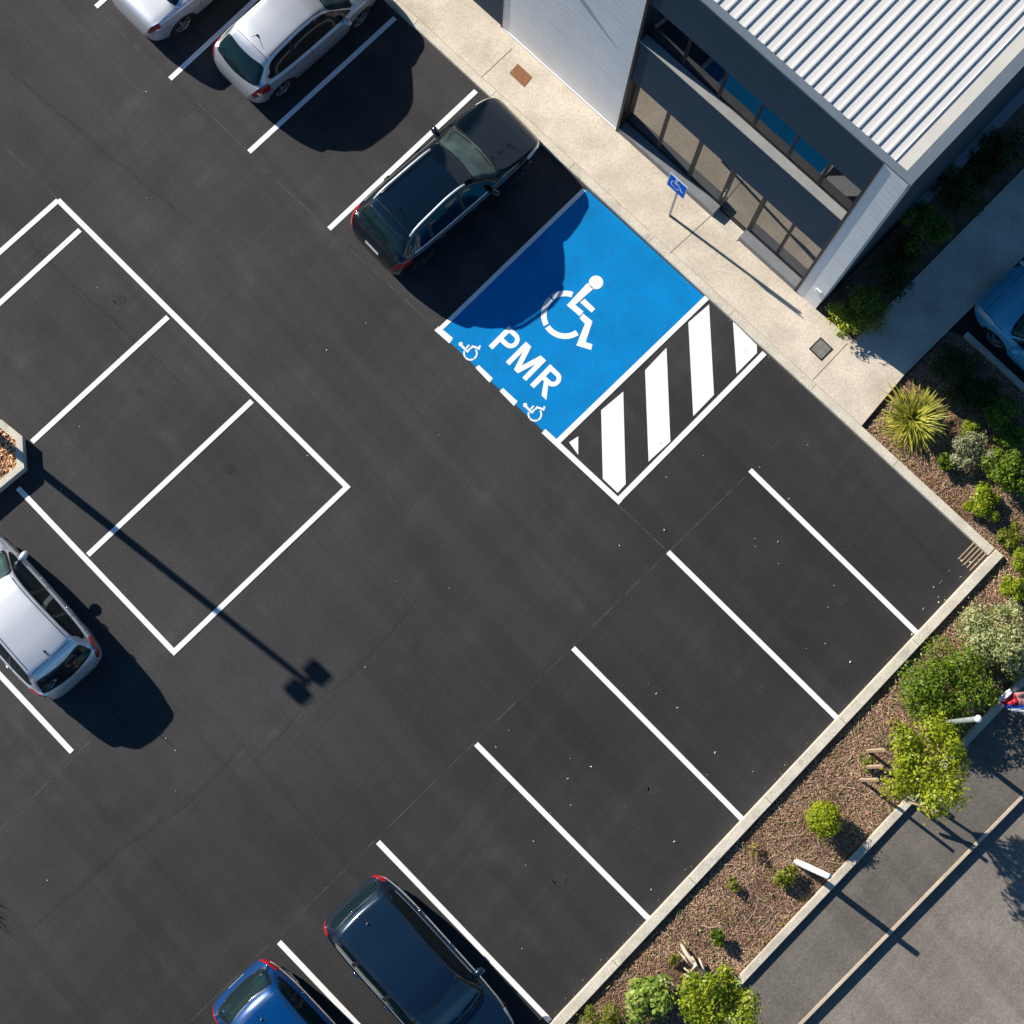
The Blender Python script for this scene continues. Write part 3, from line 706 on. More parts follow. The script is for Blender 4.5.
def paint(name, col, metal=.5, rough=.32): return mat(name, col, rough, metal, coat=1., var=.0)
P_silver = paint("silver paint", (.62, .64, .67), .7, .40)
P_silver2 = paint("pale silver paint", (.78, .80, .82), .6, .40)
P_black = paint("black paint", (.0015, .006, .012), .0, .12)
P_ink = paint("dark blue grey paint", (.006, .022, .048), .3, .22)
P_blue = paint("bright blue paint", (.0, .05, .19), .2, .2)
P_azure = paint("azure paint", (.10, .46, .66), .1, .35)
HATCH = dict(L=4.2, W=.875, top=[(0, .50), (.02, .62), (.05, .74), (.09, .82), (.14, .90), (.22, 1.00), (.42, 1.21), (.64, 1.39), (.80, 1.445), (1.1, 1.475), (1.7, 1.50), (2.2, 1.485), (2.55, 1.43), (2.9, 1.24), (3.25, 1.02), (3.42, .97), (3.8, .87), (4.02, .76), (4.12, .66), (4.18, .55), (4.2, .48)],
    belt=[(0, 1.0), (.7, .98), (2, .93), (3.3, .90), (4.2, .85)], screen=(2.60, 3.20), rear=(.235, .60), side=(.55, 3.12), bpillar=(1.25, 1.95,), doors=(1.1, 1.95, 2.95), handles=(1.25, 2.15), tail=(.07, .36, 3.3, 4.75), plate=(.03, .64))
SUV = dict(L=4.65, W=.925, lift=.04, wr=.35, top=[(0, .55), (.02, .68), (.05, .80), (.10, .90), (.16, 1.0), (.25, 1.12), (.42, 1.32), (.60, 1.48), (.78, 1.555), (1.1, 1.60), (1.8, 1.64), (2.4, 1.62), (2.75, 1.56), (3.1, 1.37), (3.48, 1.12), (3.7, 1.06), (4.15, .98), (4.42, .87), (4.55, .75), (4.62, .62), (4.65, .54)],
    belt=[(0, 1.10), (.7, 1.08), (2.4, 1.02), (3.6, 1.0), (4.65, .93)], screen=(2.82, 3.44), rear=(.26, .57), side=(.50, 3.35), bpillar=(1.15, 2.1,), doors=(1.15, 2.1, 3.15), handles=(1.35, 2.3), tail=(.07, .34, 3.5, 4.8), plate=(.035, .80))
SEDAN = dict(L=4.5, W=.885, top=[(0, .50), (.02, .64), (.05, .80), (.09, .92), (.15, 1.0), (.30, 1.04), (.72, 1.08), (1.05, 1.24), (1.40, 1.38), (1.75, 1.44), (2.2, 1.455), (2.6, 1.43), (2.85, 1.36), (3.2, 1.16), (3.5, 1.0), (3.7, .95), (4.1, .85), (4.32, .74), (4.42, .65), (4.48, .55), (4.5, .48)],
    belt=[(0, 1.02), (.9, 1.0), (2, .94), (3.4, .91), (4.5, .86)], screen=(2.88, 3.46), rear=(.80, 1.33), side=(1.12, 3.35), bpillar=(1.55, 2.2,), doors=(1.35, 2.2, 3.2), handles=(1.55, 2.4), tail=(.05, .24, 3.6, 4.6), plate=(.04, .72))
def xs_(base, f):
    d = dict(base)
    for k in ('top', 'belt'): d[k] = [(a*f, z) for a, z in base[k]]
    for k in ('screen', 'rear', 'side', 'bpillar', 'doors', 'handles'): d[k] = tuple(a*f for a in base[k])
    d['L'] = base['L']*f; d['plate'] = (base['plate'][0]*f, base['plate'][1]); d['wx0'] = .80*f; d['wx1'] = .88*f; return d
SUVB = dict(SUV); SUVB['top'] = [(0, .55), (.015, .70), (.035, .86), (.07, .98), (.13, 1.08), (.22, 1.26), (.34, 1.44), (.46, 1.535)]+SUV['top'][9:]; SUVB['rear'] = (.15, .33); SUVB['tail'] = (.035, .30, 3.2, 5.3)
SUV['tail'] = (.04, .46, 3.2, 5.1)
HATCH['tail'] = (.05, .46, 3.1, 4.95); HATCH['rbow'] = .08; SUV['rbow'] = .06; SEDAN['tail'] = (.04, .30, 3.4, 4.7)
def V_(base, **k): d = dict(base); d.update(k); return d
def scaled(base, f):
    d = dict(base); d['top'] = [(a, z*f) for a, z in base['top']]; return d
def car(spec, px, py, z, deg):
    r, b = make_car(spec); place(r, spec['L'], px, py, z, math.radians(deg)); return r
car(V_(scaled(xs_(HATCH, .93), 1.03), paint=P_silver, W=.84, label="silver hatchback parked between the silver saloon and the black estate", bpillar=(1.3,), handles=(1.9,), doors=(1.65, 2.7)), 232, 81, .6, 44.5)
car(V_(SEDAN, paint=P_silver2, W=.86, label="silver saloon at the top edge showing its boot and red tail light"), 129, 18, .6, 45)
SUVA = xs_(SUV, .955); SUVA['top'] = [(a-.20 if 2.2 < a < 3.5 else (a-.1 if 3.5 <= a < 3.8 else a), z) for a, z in SUVA['top']]; SUVA['screen'] = tuple(a-.20 for a in SUVA['screen']); SUVA['side'] = (SUVA['side'][0], SUVA['side'][1]-.2)
car(V_(scaled(SUVA, 1.035), paint=P_black, W=.90, label="black estate car with silver roof rails beside the blue bay", rails=True, chrome=True, roofseam=False, rim=M['rimdark'], mirrormat=P_black), 371, 252, .6, 43.2)
car(V_(xs_(SUVB, .93), paint=P_ink, W=.90, label="dark slate blue car in the bottom row beside the bright blue one", shield=M['shieldblue'], chrome=True, handlemat=M['chrome']), 348, 896, .7, -47)
car(V_(xs_(HATCH, .95), paint=P_blue, W=.85, label="bright blue hatchback cut by the bottom edge", shield=M['shieldblue'], handlemat=P_blue), 235, 980, .7, -46)
HB = scaled(HATCH, 1.06); HB['top'] = [(0, .52), (.02, .66), (.05, .80), (.09, .90), (.15, .98), (.24, 1.10), (.36, 1.26), (.50, 1.42), (.66, 1.50)]+HB['top'][9:]; HB['rear'] = (.20, .44); HB['side'] = (.50, 3.12)
car(V_(xs_(HB, .92), paint=P_silver2, W=.85, label="silver hatchback with long shadow at the left edge", handlemat=M['chrome'], ant=.30), 78, 680, .6, 133)
ra_ = make_car(V_(HATCH, paint=P_azure, label="light blue car in the shade in the side car park", L=4.2))[0]
pf = G(992, 285, .5); hd = math.radians(135); ra_.location = (pf.x-math.cos(hd)*2.1, pf.y-math.sin(hd)*2.1, .03); ra_.rotation_euler = (0, 0, hd)

# ------------------------------------------------------------------ planting
def leaves_mesh(name, centres, radii, n, size, m, parent, aspect=.5, shell=.55, up=.35, jitter=.9):
    """n leaf quads spread through a set of blobs"""
    centres = np.array(centres, float); radii = np.array(radii, float)
    vol = radii.prod(1)**(2/3); pr = vol/vol.sum(); idx = rng.choice(len(centres), n, p=pr)
    d = rng.normal(size=(n, 3)); d /= np.linalg.norm(d, axis=1)[:, None]
    lo = d[:, 2] < -.25; d[lo, 2] *= -1
    rr = (shell+(1-shell)*rng.random(n)**.6)*(1+.15*rng.normal(size=n))
    pos = centres[idx]+d*radii[idx]*rr[:, None]; pos[:, 2] = np.maximum(pos[:, 2], .06)
    nrm = d+np.array([0, 0, up])+jitter*.6*rng.normal(size=(n, 3)); nrm /= np.linalg.norm(nrm, axis=1)[:, None]
    t = d*.8+rng.normal(size=(n, 3)); t -= nrm*(t*nrm).sum(1)[:, None]; t /= np.linalg.norm(t, axis=1)[:, None]
    s = np.cross(nrm, t); sz = size*(.65+.7*rng.random(n))[:, None]
    V = np.empty((n, 4, 3)); V[:, 0] = pos-t*sz*.5; V[:, 2] = pos+t*sz*.5-nrm*sz*.12
    V[:, 1] = pos+s*sz*aspect*.5+nrm*sz*.08; V[:, 3] = pos-s*sz*aspect*.5+nrm*sz*.08
    return rawmesh(name, V.reshape(-1, 3), n, m, parent)
def rawmesh(name, V, n, m, parent, k=4):
    me = bpy.data.meshes.new(name); me.vertices.add(len(V)); me.vertices.foreach_set("co", V.astype(np.float32).ravel())
    me.loops.add(n*k); me.loops.foreach_set("vertex_index", np.arange(n*k, dtype=np.int32)); me.polygons.add(n)
    me.polygons.foreach_set("loop_start", np.arange(0, n*k, k, dtype=np.int32)); me.polygons.foreach_set("loop_total", np.full(n, k, dtype=np.int32))
    me.materials.append(m); me.update(calc_edges=True); me.validate()
    return link(bpy.data.objects.new(name, me), parent)
def blobs(r, h, n, z0=.1, flat=1., br=.42):
    if n >= 90:      # clipped ball
        return [(0, 0, z0+h*.45)]+[(r*.5*math.cos(k*2.4), r*.5*math.sin(k*2.4), z0+h*(.35+.25*(k % 3)/2)) for k in range(9)], [(r*.92, r*.92, h*.52)]+[(r*.46, r*.46, h*.3)]*9
    cs = [(0, 0, z0+h*.40)]; rs = [(r*.58, r*.58, h*.36)]
    for k in range(n):
        a = k*2.39996+random.random()*.8; q = r*(.30+.58*random.random()); zz = z0+h*(.22+.62*random.random()*(1-.5*q/r))
        cs.append((q*math.cos(a), q*math.sin(a), zz)); s = r*br*(.45+.75*random.random()); rs.append((s, s*(.8+.4*random.random()), s*flat*.9))
    return cs, rs
def shrub(px, py, r, h, label, m, n=1800, leaf=.06, aspect=.5, nb=9, name="shrub", cat="shrub", shell=.5, z0=.05, group=None, flat=1., br=.42, ground=.05):
    p = G(px, py, ground+h*.5); t = thing(name, label, cat, (p.x, p.y, ground), random.random()*6, group or "shrubs in the planting beds")
    cs, rs = blobs(r, h, nb, z0, flat, br); leaves_mesh("foliage", cs, rs, n, leaf, m, t, aspect, shell)
    bm = bmesh.new()
    for k in range(5):
        c = Vector(cs[k % len(cs)]); tube(bm, [(0, 0, -.05), tuple(c*.5+Vector((0, 0, -.03))), tuple(c)], [.02, .013, .006], 5)
    objbm("stem", bm, M['bark'], t)
    return t
Lf = dict(
    bright=leafmat("bright green leaf", (.17, .26, .012), (.42, .47, .02)),
    yellow=leafmat("yellow green leaf", (.22, .29, .010), (.46, .50, .02)),
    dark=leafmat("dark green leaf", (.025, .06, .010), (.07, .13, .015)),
    mid=leafmat("mid green leaf", (.06, .13, .008), (.25, .34, .015)),
    grey=leafmat("grey green leaf", (.20, .22, .10), (.42, .42, .24), .2),
    varieg=leafmat("variegated leaf", (.16, .22, .04), (.60, .60, .30), .3),
    big=leafmat("large pale leaf", (.15, .25, .03), (.42, .52, .10), .3),
    olive=leafmat("olive leaf", (.13, .17, .012), (.32, .34, .03)),
    dry=leafmat("dry leaf", (.30, .22, .06), (.45, .38, .10), .2),
    flax=leafmat("flax blade", (.15, .19, .012), (.72, .66, .12), .3))
# spiky flax
p = G(915, 418, .4); fx = thing("flax_plant", "spiky yellow striped flax beside the end of the concrete path", "plant", (p.x, p.y, .05))
Vs = []; nb = 380
for k in range(nb):
    a = random.random()*2*PI; el = .15+1.25*random.random()**.8; Ln = .62+.38*random.random(); wd = .036+.014*random.random()
    d = Vector((math.cos(a), math.sin(a), 0)); sdv = Vector((-math.sin(a), math.cos(a), 0)); p0 = Vector((random.uniform(-.08, .08), random.uniform(-.08, .08), 0)); seg = 6; pts = []
    cur = p0; ang = el
    for i in range(seg+1):
        ww = wd*(1-(i/seg)**2.2)*(.6+.4*min(1, i/1.5))+.002; pts.append((cur-sdv*ww/2, cur+sdv*ww/2)); cur = cur+(d*math.cos(ang)+Vector((0, 0, math.sin(ang))))*Ln/seg; ang -= .09+.12*(1-el/1.6)
    for i in range(seg): Vs += [pts[i][0], pts[i][1], pts[i+1][1], pts[i+1][0]]
me = obj("blades", Vs, [(4*i, 4*i+1, 4*i+2, 4*i+3) for i in range(len(Vs)//4)], Lf['flax'], fx)
bm = bmesh.new(); bmesh.ops.create_icosphere(bm, subdivisions=1, radius=.09, matrix=Matrix.Translation((0, 0, .03))); objbm("crown_base", bm, M['bark'], fx)

S_ = [ # px, py, r, h, label, leaf, n, leafsize, aspect, blobs
 (945, 463, .28, .35, "small dark green shrub right beside the spiky flax", 'mid', 900, .06, .55, 6),
 (972, 452, .50, .50, "silvery grey green shrub between the flax and the green bushes", 'grey', 2600, .055, .5, 10),
 (1008, 470, .52, .75, "rounded bright green shrub at the right edge beside the silvery one", 'mid', 2600, .065, .55, 9),
 (982, 504, .42, .50, "small round bright green shrub near the kerb below the silvery one", 'bright', 2200, .06, .55, 7),
 (997, 415, .45, .60, "dark green shrub in the shade beside the side car park kerb", 'mid', 1800, .065, .5, 8),
 (968, 428, .22, .30, "low yellow green clump tucked between flax and silvery shrub", 'bright', 500, .055, .5, 5),
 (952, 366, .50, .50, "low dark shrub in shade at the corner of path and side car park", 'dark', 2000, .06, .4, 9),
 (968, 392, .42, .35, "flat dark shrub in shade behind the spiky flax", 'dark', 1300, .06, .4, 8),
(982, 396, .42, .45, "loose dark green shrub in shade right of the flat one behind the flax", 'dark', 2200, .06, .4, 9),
 (1010, 436, .40, .55, "mid green shrub half in shade above the rounded bright one", 'mid', 1700, .06, .5, 8),
 (1008, 536, .30, .35, "low olive clump between the small round shrub and the yellow green edge shrubs", 'olive', 900, .06, .45, 7),
 (1012, 668, .34, .40, "olive clump below the variegated bush beside the low wall", 'olive', 1000, .06, .45, 7),
 (1022, 560, .34, .60, "yellow green shrub at the right edge above the variegated bush", 'bright', 1500, .06, .5, 7),
 (1014, 590, .36, .60, "yellow green shrub tucked against the top of the variegated bush", 'bright', 1500, .06, .5, 7),
 (1000, 636, .82, 1.0, "large rounded cream variegated bush near the kerb corner", 'varieg', 7500, .062, .5, 16),
 (973, 655, .26, .5, "thin yellow green growth at the foot of the variegated bush", 'bright', 500, .06, .5, 4),
 (943, 692, .92, 1.3, "large dark green bush between the variegated bush and the staked tree", 'mid', 7500, .07, .5, 24),
 (823, 819, .40, .74, "neat ball shaped lime green shrub alone in the wood chips", 'yellow', 4600, .05, .6, 99),
 (785, 877, .30, .42, "ragged small yellow green shrub beside the leaning white post", 'olive', 900, .06, .5, 8),
 (718, 937, .22, .38, "small dark green seedling between driftwood and low wall", 'mid', 450, .07, .5, 5),
 (893, 723, .17, .20, "dry yellow tuft in the chips left of the large dark bush", 'dry', 260, .06, .3, 4),
 (968, 679, .22, .3, "dry brown tuft between the variegated bush and the dark bush", 'dry', 300, .06, .4, 4),
 (866, 763, .20, .22, "small pale weed at the foot of the three stakes", 'olive', 220, .06, .4, 4),
 (754, 849, .18, .24, "sparse dry seedling in the chips above the ragged shrub", 'dry', 130, .06, .3, 5),
 (732, 886, .18, .24, "sparse yellow seedling in the chips left of the ragged shrub", 'olive', 170, .06, .35, 5),
 (593, 1023, .52, .5, "dark olive bush at the bottom end of the bed", 'olive', 2600, .05, .4, 9),
 (650, 1001, .55, .75, "large leaved pale green bush at the bottom beside driftwood", 'big', 1300, .11, .6, 10),
 (672, 960, .15, .2, "tiny green weed beside the driftwood", 'olive', 160, .06, .4, 4)]
for px, py, r, h, lab, lf, n, ls, asp, nbb in S_:
    shrub(px, py, r, h, lab, Lf[lf], int(n*1.15), ls, asp, nbb)
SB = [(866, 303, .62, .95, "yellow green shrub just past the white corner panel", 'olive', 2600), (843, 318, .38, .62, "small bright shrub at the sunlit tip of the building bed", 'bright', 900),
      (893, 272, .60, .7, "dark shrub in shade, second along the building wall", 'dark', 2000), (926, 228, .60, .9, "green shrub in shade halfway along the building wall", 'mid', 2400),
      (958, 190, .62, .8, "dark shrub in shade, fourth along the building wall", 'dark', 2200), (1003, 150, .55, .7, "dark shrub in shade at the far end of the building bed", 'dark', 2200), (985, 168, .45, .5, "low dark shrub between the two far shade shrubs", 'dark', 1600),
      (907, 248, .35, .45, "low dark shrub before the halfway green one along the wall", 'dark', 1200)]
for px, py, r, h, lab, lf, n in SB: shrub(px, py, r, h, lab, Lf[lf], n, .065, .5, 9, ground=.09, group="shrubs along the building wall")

# trees
def tree(px, py, hz, r, h, label, lf, n, lean=(0, 0), stakes=(), leaf=.10, nbb=16):
    """px, py: foot of the trunk; hz crown centre height"""
    p = G(px, py, .05); t = thing("small_tree", label, "tree", (p.x, p.y, .05), 0, "young trees in the bed")
    c = Vector((lean[0], lean[1], hz)); bm = bmesh.new(); tube(bm, [(0, 0, -.05), (c.x*.3, c.y*.3, hz*.45), (c.x, c.y, hz)], [.045, .035, .02], 8); objbm("trunk", bm, M['bark'], t, True)
    cs = [(c.x, c.y, hz)]; rs = [(r*.55, r*.55, h*.4)]
    for k in range(nbb):
        a = k*2.39996; q = r*(.30+.50*random.random()); zz = hz+h*(random.random()-.5)*.8; s = r*(.22+.18*random.random())
        cs.append((c.x+q*math.cos(a), c.y+q*math.sin(a), zz)); rs.append((s, s, s*.8))
    leaves_mesh("foliage", cs, rs, n, leaf, Lf[lf], t, .5, .25)
    bm = bmesh.new()
    for k in range(1, len(cs), 1):
        e = Vector(cs[k]); st = Vector((c.x*.5, c.y*.5, hz*.6)); tube(bm, [st, st.lerp(e, .5)+Vector((0, 0, .05)), e], [.018, .012, .005], 5, False)
    objbm("branch", bm, M['bark'], t)
    return t
tree(884, 771, 2.05, .98, 1.15, "yellow green young tree held by three timber stakes", 'yellow', 5200, lean=(.25, .05), leaf=.085, nbb=20)
tree(704, 993, 1.6, .86, 1.3, "green young tree leaning over the low wall at the bottom", 'bright', 5600, lean=(.0, -.02), leaf=.08, nbb=18)
for i, (px, py) in enumerate(((868, 751), (865, 767), (861, 780))):
    p = G(px, py, .05); bm = bmesh.new(); box(bm, -.028, .028, -.028, .028, -.05, 1.30+.05*i); o = objbm("tree_stake", bm, M['stake']); o.location = p
    o.rotation_euler = (0, 0, .6)
    tag(o, ["timber stake nearest the dark bush, one of three at the young tree", "middle one of the three timber stakes at the young tree", "lowest of the three timber stakes at the young tree, over its shadow"][i], "stake", "stakes around the young tree")
p = G(913, 803, .05); o = thing("tree_stake", "stake with crossbar beside the low wall under the young tree", "stake", p, 0, "stakes around the young tree")
boxobj("post", -.03, .03, -.03, .03, -.05, 1.0, M['stake'], o); c_ = boxobj("crossbar", -.35, .35, -.02, .02, .62, .70, M['stake'], o); c_.rotation_euler[2] = -.3; c_.location[1] = -.055

# off-frame bush tree whose twigs shade the bottom left corner
def twig_tree(loc):
    t = thing("small_tree", "sparse young tree standing just outside the left edge", "tree", loc, 0, "young trees in the bed"); bm = bmesh.new()
    def br(p, d, L, r, k):
        q = p+d*L; tube(bm, [p, q], [r, r*.6], 5, False)
        if k > 0:
            for _ in range(3): br(p+d*L*random.uniform(.5, 1), (d+Vector((random.uniform(-.7, .7), random.uniform(-.7, .7), random.uniform(-.1, .5)))).normalized(), L*.6, r*.6, k-1)
    br(Vector((0, 0, 0)), Vector((0, 0, 1)), 1.0, .04, 4); objbm("trunk", bm, M['bark'], t); return t
pz = G(12, 918); s2 = Vector((math.cos(SUN_ANG), math.sin(SUN_ANG), 0)); L_ = 1.7/math.tan(SUN_EL); twig_tree(tuple((pz-s2*L_-Vector((.25, 0, 0)))[:2])+(0,))

# ------------------------------------------------------------------ wood chips, litter
def chips(name, quads_area, n, m, z, ls=(.02, .07), ws=(.008, .02), kind='stuff', tilt=.35):
    pts = []
    P = [Vector((a[0], a[1])) for a in quads_area]
    xs_ = [p.x for p in P]; ys_ = [p.y for p in P]; out = []
    X = rng.uniform(min(xs_), max(xs_), n*6); Y = rng.uniform(min(ys_), max(ys_), n*6); ins = np.zeros(len(X), bool); j = len(P)-1
    for i in range(len(P)):
        c = ((P[i].y > Y) != (P[j].y > Y)) & (X < (P[j].x-P[i].x)*(Y-P[i].y)/((P[j].y-P[i].y) or 1e-9)+P[i].x); ins ^= c; j = i
    X = X[ins][:n]; Y = Y[ins][:n]; n = len(X); a = rng.uniform(0, 2*PI, n); l = rng.uniform(*ls, n)/2; wd = rng.uniform(*ws, n)/2
    tz = rng.normal(0, tilt, n); sz = rng.normal(0, tilt, n); T = np.stack([np.cos(a)*np.cos(tz), np.sin(a)*np.cos(tz), np.sin(tz)], 1); Sd = np.stack([-np.sin(a)*np.cos(sz), np.cos(a)*np.cos(sz), np.sin(sz)], 1)
    C = np.stack([X, Y, z+.012+rng.random(n)*.018], 1); V = np.empty((n, 4, 3))
    V[:, 0] = C-T*l[:, None]-Sd*wd[:, None]; V[:, 1] = C+T*l[:, None]-Sd*wd[:, None]; V[:, 2] = C+T*l[:, None]+Sd*wd[:, None]; V[:, 3] = C-T*l[:, None]+Sd*wd[:, None]
    o = rawmesh(name, V.reshape(-1, 3), n, m, None); o['kind'] = kind; return o
vis = [w2((862, 434)), w2((1001, 560)), w2((560, 1035)), w2((690, 1040)), w2((737, 974)), w2((905, 794)), w2((1035, 655)), w2((1035, 400)), w2((966, 340)), w2((949, 333)), w2((905, 378))]
chips("wood_chips", vis, 95000, M['chips'], .012, (.012, .055), (.005, .016))
M['twig'] = mat("dry twigs", (.40, .30, .20), .9, island=.7)
chips("dry_twigs", vis, 700, M['twig'], .03, (.12, .45), (.006, .014), tilt=.12)
M['weed'] = leafmat("sparse weed", (.14, .17, .03), (.30, .30, .08), .2)
chips("fallen_leaves", vis, 1100, M['weed'], .03, (.03, .07), (.02, .04), tilt=.4)
M['litter'] = mat("pale litter", (.55, .50, .38), .8, island=.5)
lit = [w2((640, 420)), w2((862, 430)), w2((985, 556)), w2((560, 1005)), w2((420, 860))]
chips("leaf_litter", lit, 38, M['litter'], -.005, (.012, .045), (.01, .025), tilt=.2)
lit2 = [w2((960, 556)), w2((985, 556)), w2((920, 628)), w2((905, 640)), w2((930, 590))]
chips("leaf_litter", lit2, 18, M['litter'], -.005, (.02, .06), (.015, .03), tilt=.2)
lit3 = [w2((560, 80)), w2((1000, 100)), w2((1000, 800)), w2((40, 1000)), w2((5, 20))]
chips("leaf_litter", [w2((5, 20)), w2((380, 20)), w2((600, 450)), w2((380, 800)), w2((60, 1000)), w2((5, 700))], 16, M['litter'], -.005, (.012, .03), (.012, .02), tilt=.2)
M['straw'] = mat("edge litter", (.30, .24, .15), .9, island=.5)
chips("edge_litter", [w2((987, 552)), w2((990, 562)), w2((560, 1016)), w2((550, 1012))], 420, M['straw'], -.008, (.01, .035), (.006, .015))
chips("edge_litter", [tuple((K0-nK*.01).xy), tuple((KC-nK*.01).xy), tuple((KC-nK*.10).xy), tuple((K0-nK*.07).xy)], 500, M['straw'], -.008, (.01, .03), (.006, .014))

# ------------------------------------------------------------------ island with the floodlight mast
isl_px = [(-60, 436), (-20, 416), (2, 420), (22, 436), (24, 468), (-5, 492), (-60, 540)]
isl = [Vector((*w2(p, .28), 0)) for p in isl_px]
pt_ = thing("planter", "raised concrete kerbed planter island filled with bark nuggets", "planter", (isl[0].x, isl[0].y, 0))
org = isl[0]; loc = [p-org for p in isl]; cen_ = sum(loc, Vector())/len(loc)
inner = [p+(cen_-p).normalized()*.16 for p in loc]
bm = bmesh.new(); n_ = len(loc); vo = [[bm.verts.new((p.x, p.y, z)) for p in loc] for z in (0, .28)]; vi = [[bm.verts.new((p.x, p.y, z)) for p in inner] for z in (.28, .1)]
for k in range(n_):
    q = (k+1) % n_; bm.faces.new((vo[0][k], vo[0][q], vo[1][q], vo[1][k])); bm.faces.new((vo[1][k], vo[1][q], vi[0][q], vi[0][k])); bm.faces.new((vi[0][k], vi[0][q], vi[1][q], vi[1][k]))
bmesh.ops.recalc_face_normals(bm, faces=bm.faces); objbm("kerb_ring", bm, M['kerb'], pt_)
obj("soil", [(p.x, p.y, .18) for p in inner], [tuple(range(n_))], M['mulch'], pt_)
ch = chips("bark_nuggets", [tuple((p+org).xy) for p in inner], 1800, M['gravel'], .19, (.03, .09), (.03, .05), tilt=.6); ch.parent = pt_; ch.matrix_parent_inverse = Matrix.Translation((-org.x, -org.y, 0))
tip = G(307, 682); mb = tip-Vector((math.cos(SUN_ANG), math.sin(SUN_ANG), 0))*10.0; mz = 10.0*math.tan(SUN_EL)
ms = thing("floodlight_mast", "tall twin headed floodlight mast casting the long shadow across the bays", "lamp post", (mb.x, mb.y, 0), math.radians(45))
bm = bmesh.new(); tube(bm, [(0, 0, 0), (0, 0, mz*.5), (0, 0, mz)], [.10, .085, .065], 14); objbm("pole", bm, M['galv'], ms, True)
bm = bmesh.new(); tube(bm, [(-.26, 0, mz), (.26, 0, mz)], [.05, .05], 8); objbm("crossbar", bm, M['galv'], ms)
for sx in (-1, 1):
    bm = bmesh.new(); box(bm, sx*.28-.17, sx*.28+.17, -.19, .19, mz-.07, mz+.09); objbm("lamp_head", bm, M['fascia'], ms, bevel=.02)

# ------------------------------------------------------------------ posts, flag, driftwood
p = G(932, 724.5, .05); lp = thing("metal_post", "grey green round post with white cap rising from the dark bush", "post", p)
bm = bmesh.new(); tube(bm, [(0, 0, -.05), (0, 0, 3.15)], [.055, .055], 14); objbm("pole", bm, M['polegreen'], lp, True)
bm = bmesh.new(); bmesh.ops.create_uvsphere(bm, u_segments=14, v_segments=8, radius=.075, matrix=Matrix.Translation((0, 0, 3.17)) @ Matrix.Diagonal((1, 1, .6, 1))); objbm("cap", bm, M['whitepost'], lp, True)
p = G(797, 862, .05); q = G(829, 876.5, 1.5); bm = bmesh.new(); d_ = q-p; tube(bm, [(0, 0, -.04), tuple(d_)], [.075, .06], 14)
wp = objbm("leaning_post", bm, M['whitepost'], None, True); wp.location = p; tag(wp, "white painted post leaning out over the low wall", "post")
# flag on a short pole at the right edge
fp = G(1012, 702, .2); fl = thing("flag", "red white and blue flag drooping over the low wall at the right edge", "flag", fp)
M['red'] = mat("flag red", (.55, .015, .03), .7); M['flagblue'] = mat("flag blue", (.02, .08, .42), .7); M['flagwhite'] = mat("flag white", (.8, .8, .82), .7); M['pink'] = mat("flag faded red", (.50, .22, .20), .7)
fo = [((1001, 703), (1012, 693), (1016, 702), (1019, 706)), ((1012, 693), (1040, 688), (1045, 706), (1019, 706))]
def cloth(name, quad, m, z, amp=.03, n=10):
    a, b_, c, d = [G(*p_, z)-fp for p_ in quad]; P = []
    for i in range(n+1):
        for j in range(n+1):
            s_, t_ = i/n, j/n; q_ = a*(1-s_)*(1-t_)+b_*s_*(1-t_)+c*s_*t_+d*(1-s_)*t_; P.append(q_+Vector((0, 0, amp*math.sin(s_*7+t_*4)+amp*.5*math.sin(t_*11))))
    o = obj(name, P, [(i*(n+1)+j, (i+1)*(n+1)+j, (i+1)*(n+1)+j+1, i*(n+1)+j+1) for i in range(n) for j in range(n)], m, fl, True)
    so_ = o.modifiers.new("t", 'SOLIDIFY'); so_.thickness = .006; return o
cloth("red_field", [(1000, 703), (1014, 693), (1020, 705), (1004, 704.5)], M['red'], .75)
cloth("faded_field", [(1014, 693), (1042, 690), (1046, 706), (1020, 705)], M['pink'], .76)
cloth("blue_stripe", [(1003, 705), (1046, 706.4), (1046, 709), (1007, 708.6)], M['flagblue'], .72, .015)
cloth("white_stripe", [(1007, 709), (1046, 709.4), (1046, 712), (1013, 711.4)], M['flagwhite'], .70, .012)
cloth("white_fold", [(998, 698), (1009, 689), (1014, 693), (1000, 703)], M['flagwhite'], .78, .04)
bm = bmesh.new(); g0 = G(1040, 700, .0)-fp; tube(bm, [(g0.x, g0.y, -.2), (g0.x, g0.y, 1.1)], [.02, .02], 8); objbm("flag_pole", bm, M['galv'], fl)
# driftwood
def log(pts, rads, label, name="driftwood"):
    P = [G(a, b_, z) for a, b_, z in pts]; o0_ = P[0]; bm = bmesh.new(); tube(bm, [q_-o0_ for q_ in P], rads, 8); o = objbm(name, bm, M['wood'], None, True); o.location = o0_
    tag(o, label, "driftwood", "driftwood in the wood chips")
log([(681, 944, .15), (686, 953, .22), (693, 962, .30), (700, 972, .12)], [.025, .045, .05, .03], "longest bleached branch lying beside the seedling")
log([(691, 957, .26), (696, 965, .32), (690, 973, .22), (684, 968, .12)], [.045, .04, .03, .02], "curled bleached branch crossing the longest one")
log([(664, 979, .12), (671, 984, .16), (678, 990, .12)], [.03, .04, .03], "short bleached stick beside the large leaved bush")
log([(684, 975, .12), (694, 977, .2), (703, 984, .12)], [.03, .035, .02], "small bleached branch under the leaning tree edge")

log([(676, 950, .10), (684, 957, .16), (690, 966, .14)], [.02, .028, .018], "thin bleached branch left of the longest one")
log([(699, 958, .16), (703, 968, .22), (706, 978, .12)], [.02, .03, .02], "thin bleached branch right of the curled one")

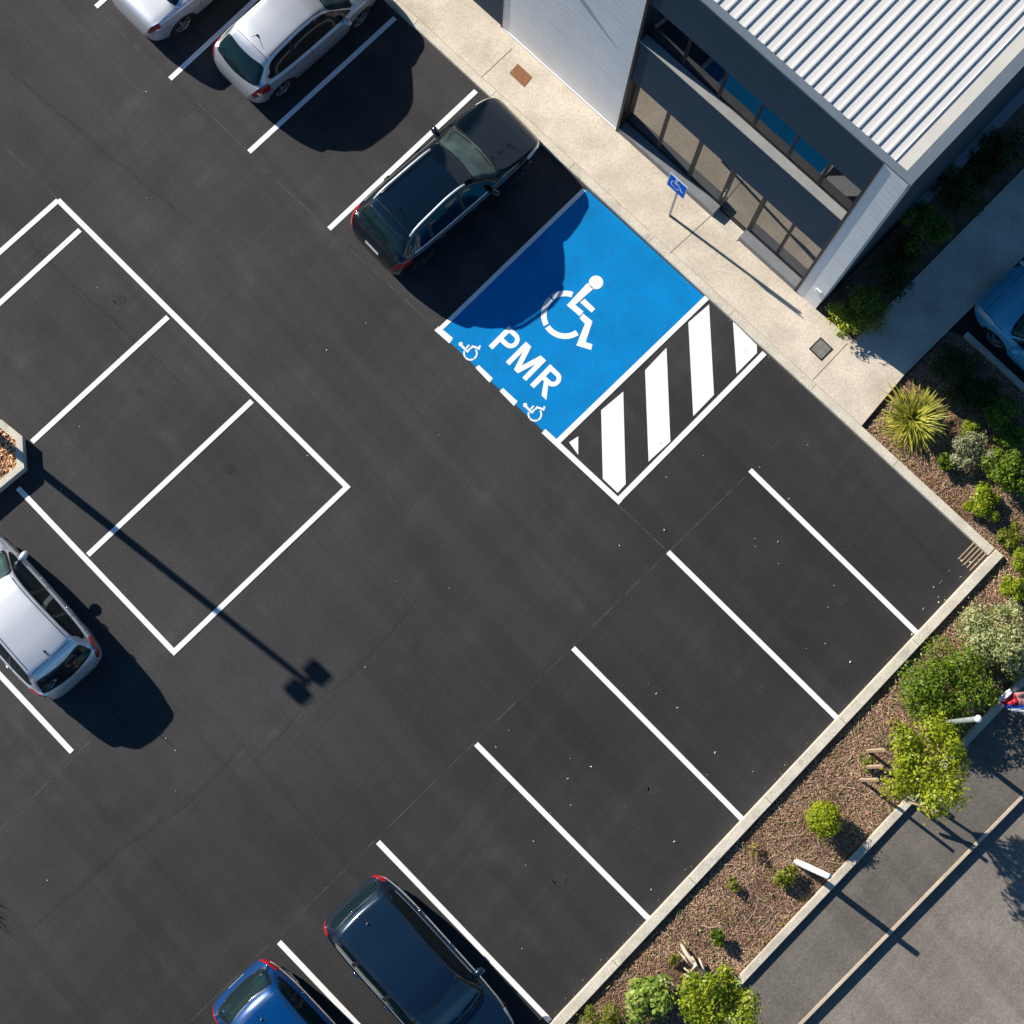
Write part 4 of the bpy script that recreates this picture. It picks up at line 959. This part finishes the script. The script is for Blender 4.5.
# kerb joints
for org_, d_, n_v, wd_, top_, cnt, st in ((KC+nK*.2, dL, nL, .225, .15, 8, 2.3), (KC, -dK, nK, .2, kerbA_top, 9, 2.4)):
    for k in range(1, cnt):
        a_ = org_+d_*(k*st+.4); b_ = a_+n_v*wd_
        strip("kerb_joint", tuple((a_+(b_-a_)*.06).xy), tuple((a_+(b_-a_)*.94).xy), .012, M['joint'], cp, z=top_+.0012, px=False)
# old tyre scuffs and a crack in the surface
M['scuff'] = asphalt("scuffed asphalt", .0335, (1.05, .99, .98))
M['oil'] = asphalt("oil stained asphalt", .029, (1.03, .99, .98))
def ribbon(name, pts, wd, m, z=.0016):
    P = [G(*p) for p in pts]; Q = []
    for i in range(len(P)-1):
        for k in range(8): Q.append(P[i].lerp(P[i+1], k/8))
    Q.append(P[-1]); V = []
    for i, q in enumerate(Q):
        d = (Q[min(i+1, len(Q)-1)]-Q[max(i-1, 0)]).normalized(); n = Vector((-d.y, d.x, 0)); w_ = wd*(.35+.9*random.random())*min(1, min(i, len(Q)-1-i)/4+.15)/2; j = n*random.uniform(-.03, .03)
        V += [(*(q+n*w_+j).xy, z), (*(q-n*w_+j).xy, z)]
    return obj(name, V, [(2*i, 2*i+1, 2*i+3, 2*i+2) for i in range(len(Q)-1)], m, cp)
ribbon("surface_crack", [(254, 762), (300, 712), (345, 680), (384, 640), (420, 596)], .022, M['oil'])
ribbon("tyre_scuff", [(0, 62), (60, 114), (130, 172), (192, 224)], .10, M['scuff'])
ribbon("tyre_scuff", [(20, 236), (90, 300), (150, 352), (196, 398)], .07, M['scuff'])
ribbon("tyre_scuff", [(30, 930), (120, 850), (190, 800), (240, 748)], .12, M['scuff'])
def blot(px, py, rr):
    p = G(px, py); n = 22; bm = bmesh.new(); ph = random.random()*6
    vs = [bm.verts.new((p.x+rr*(1+.22*math.sin(3*t+ph)+.12*math.sin(7*t+ph*2)+.07*random.random())*math.cos(t), p.y+rr*(.8+.2*math.sin(2*t+ph)+.1*random.random())*math.sin(t), .0028)) for t in [2*PI*k/n for k in range(n)]]
    bm.faces.new(vs); bmesh.ops.triangulate(bm, faces=bm.faces[:]); objbm("oil_stain", bm, M['scuff'], cp)
for a_ in ((842, 600, .16), (760, 690, .12), (772, 655, .07), (655, 790, .15), (560, 880, .13), (230, 470, .12), (140, 392, .10), (120, 300, .13), (850, 545, .08)): blot(*a_)
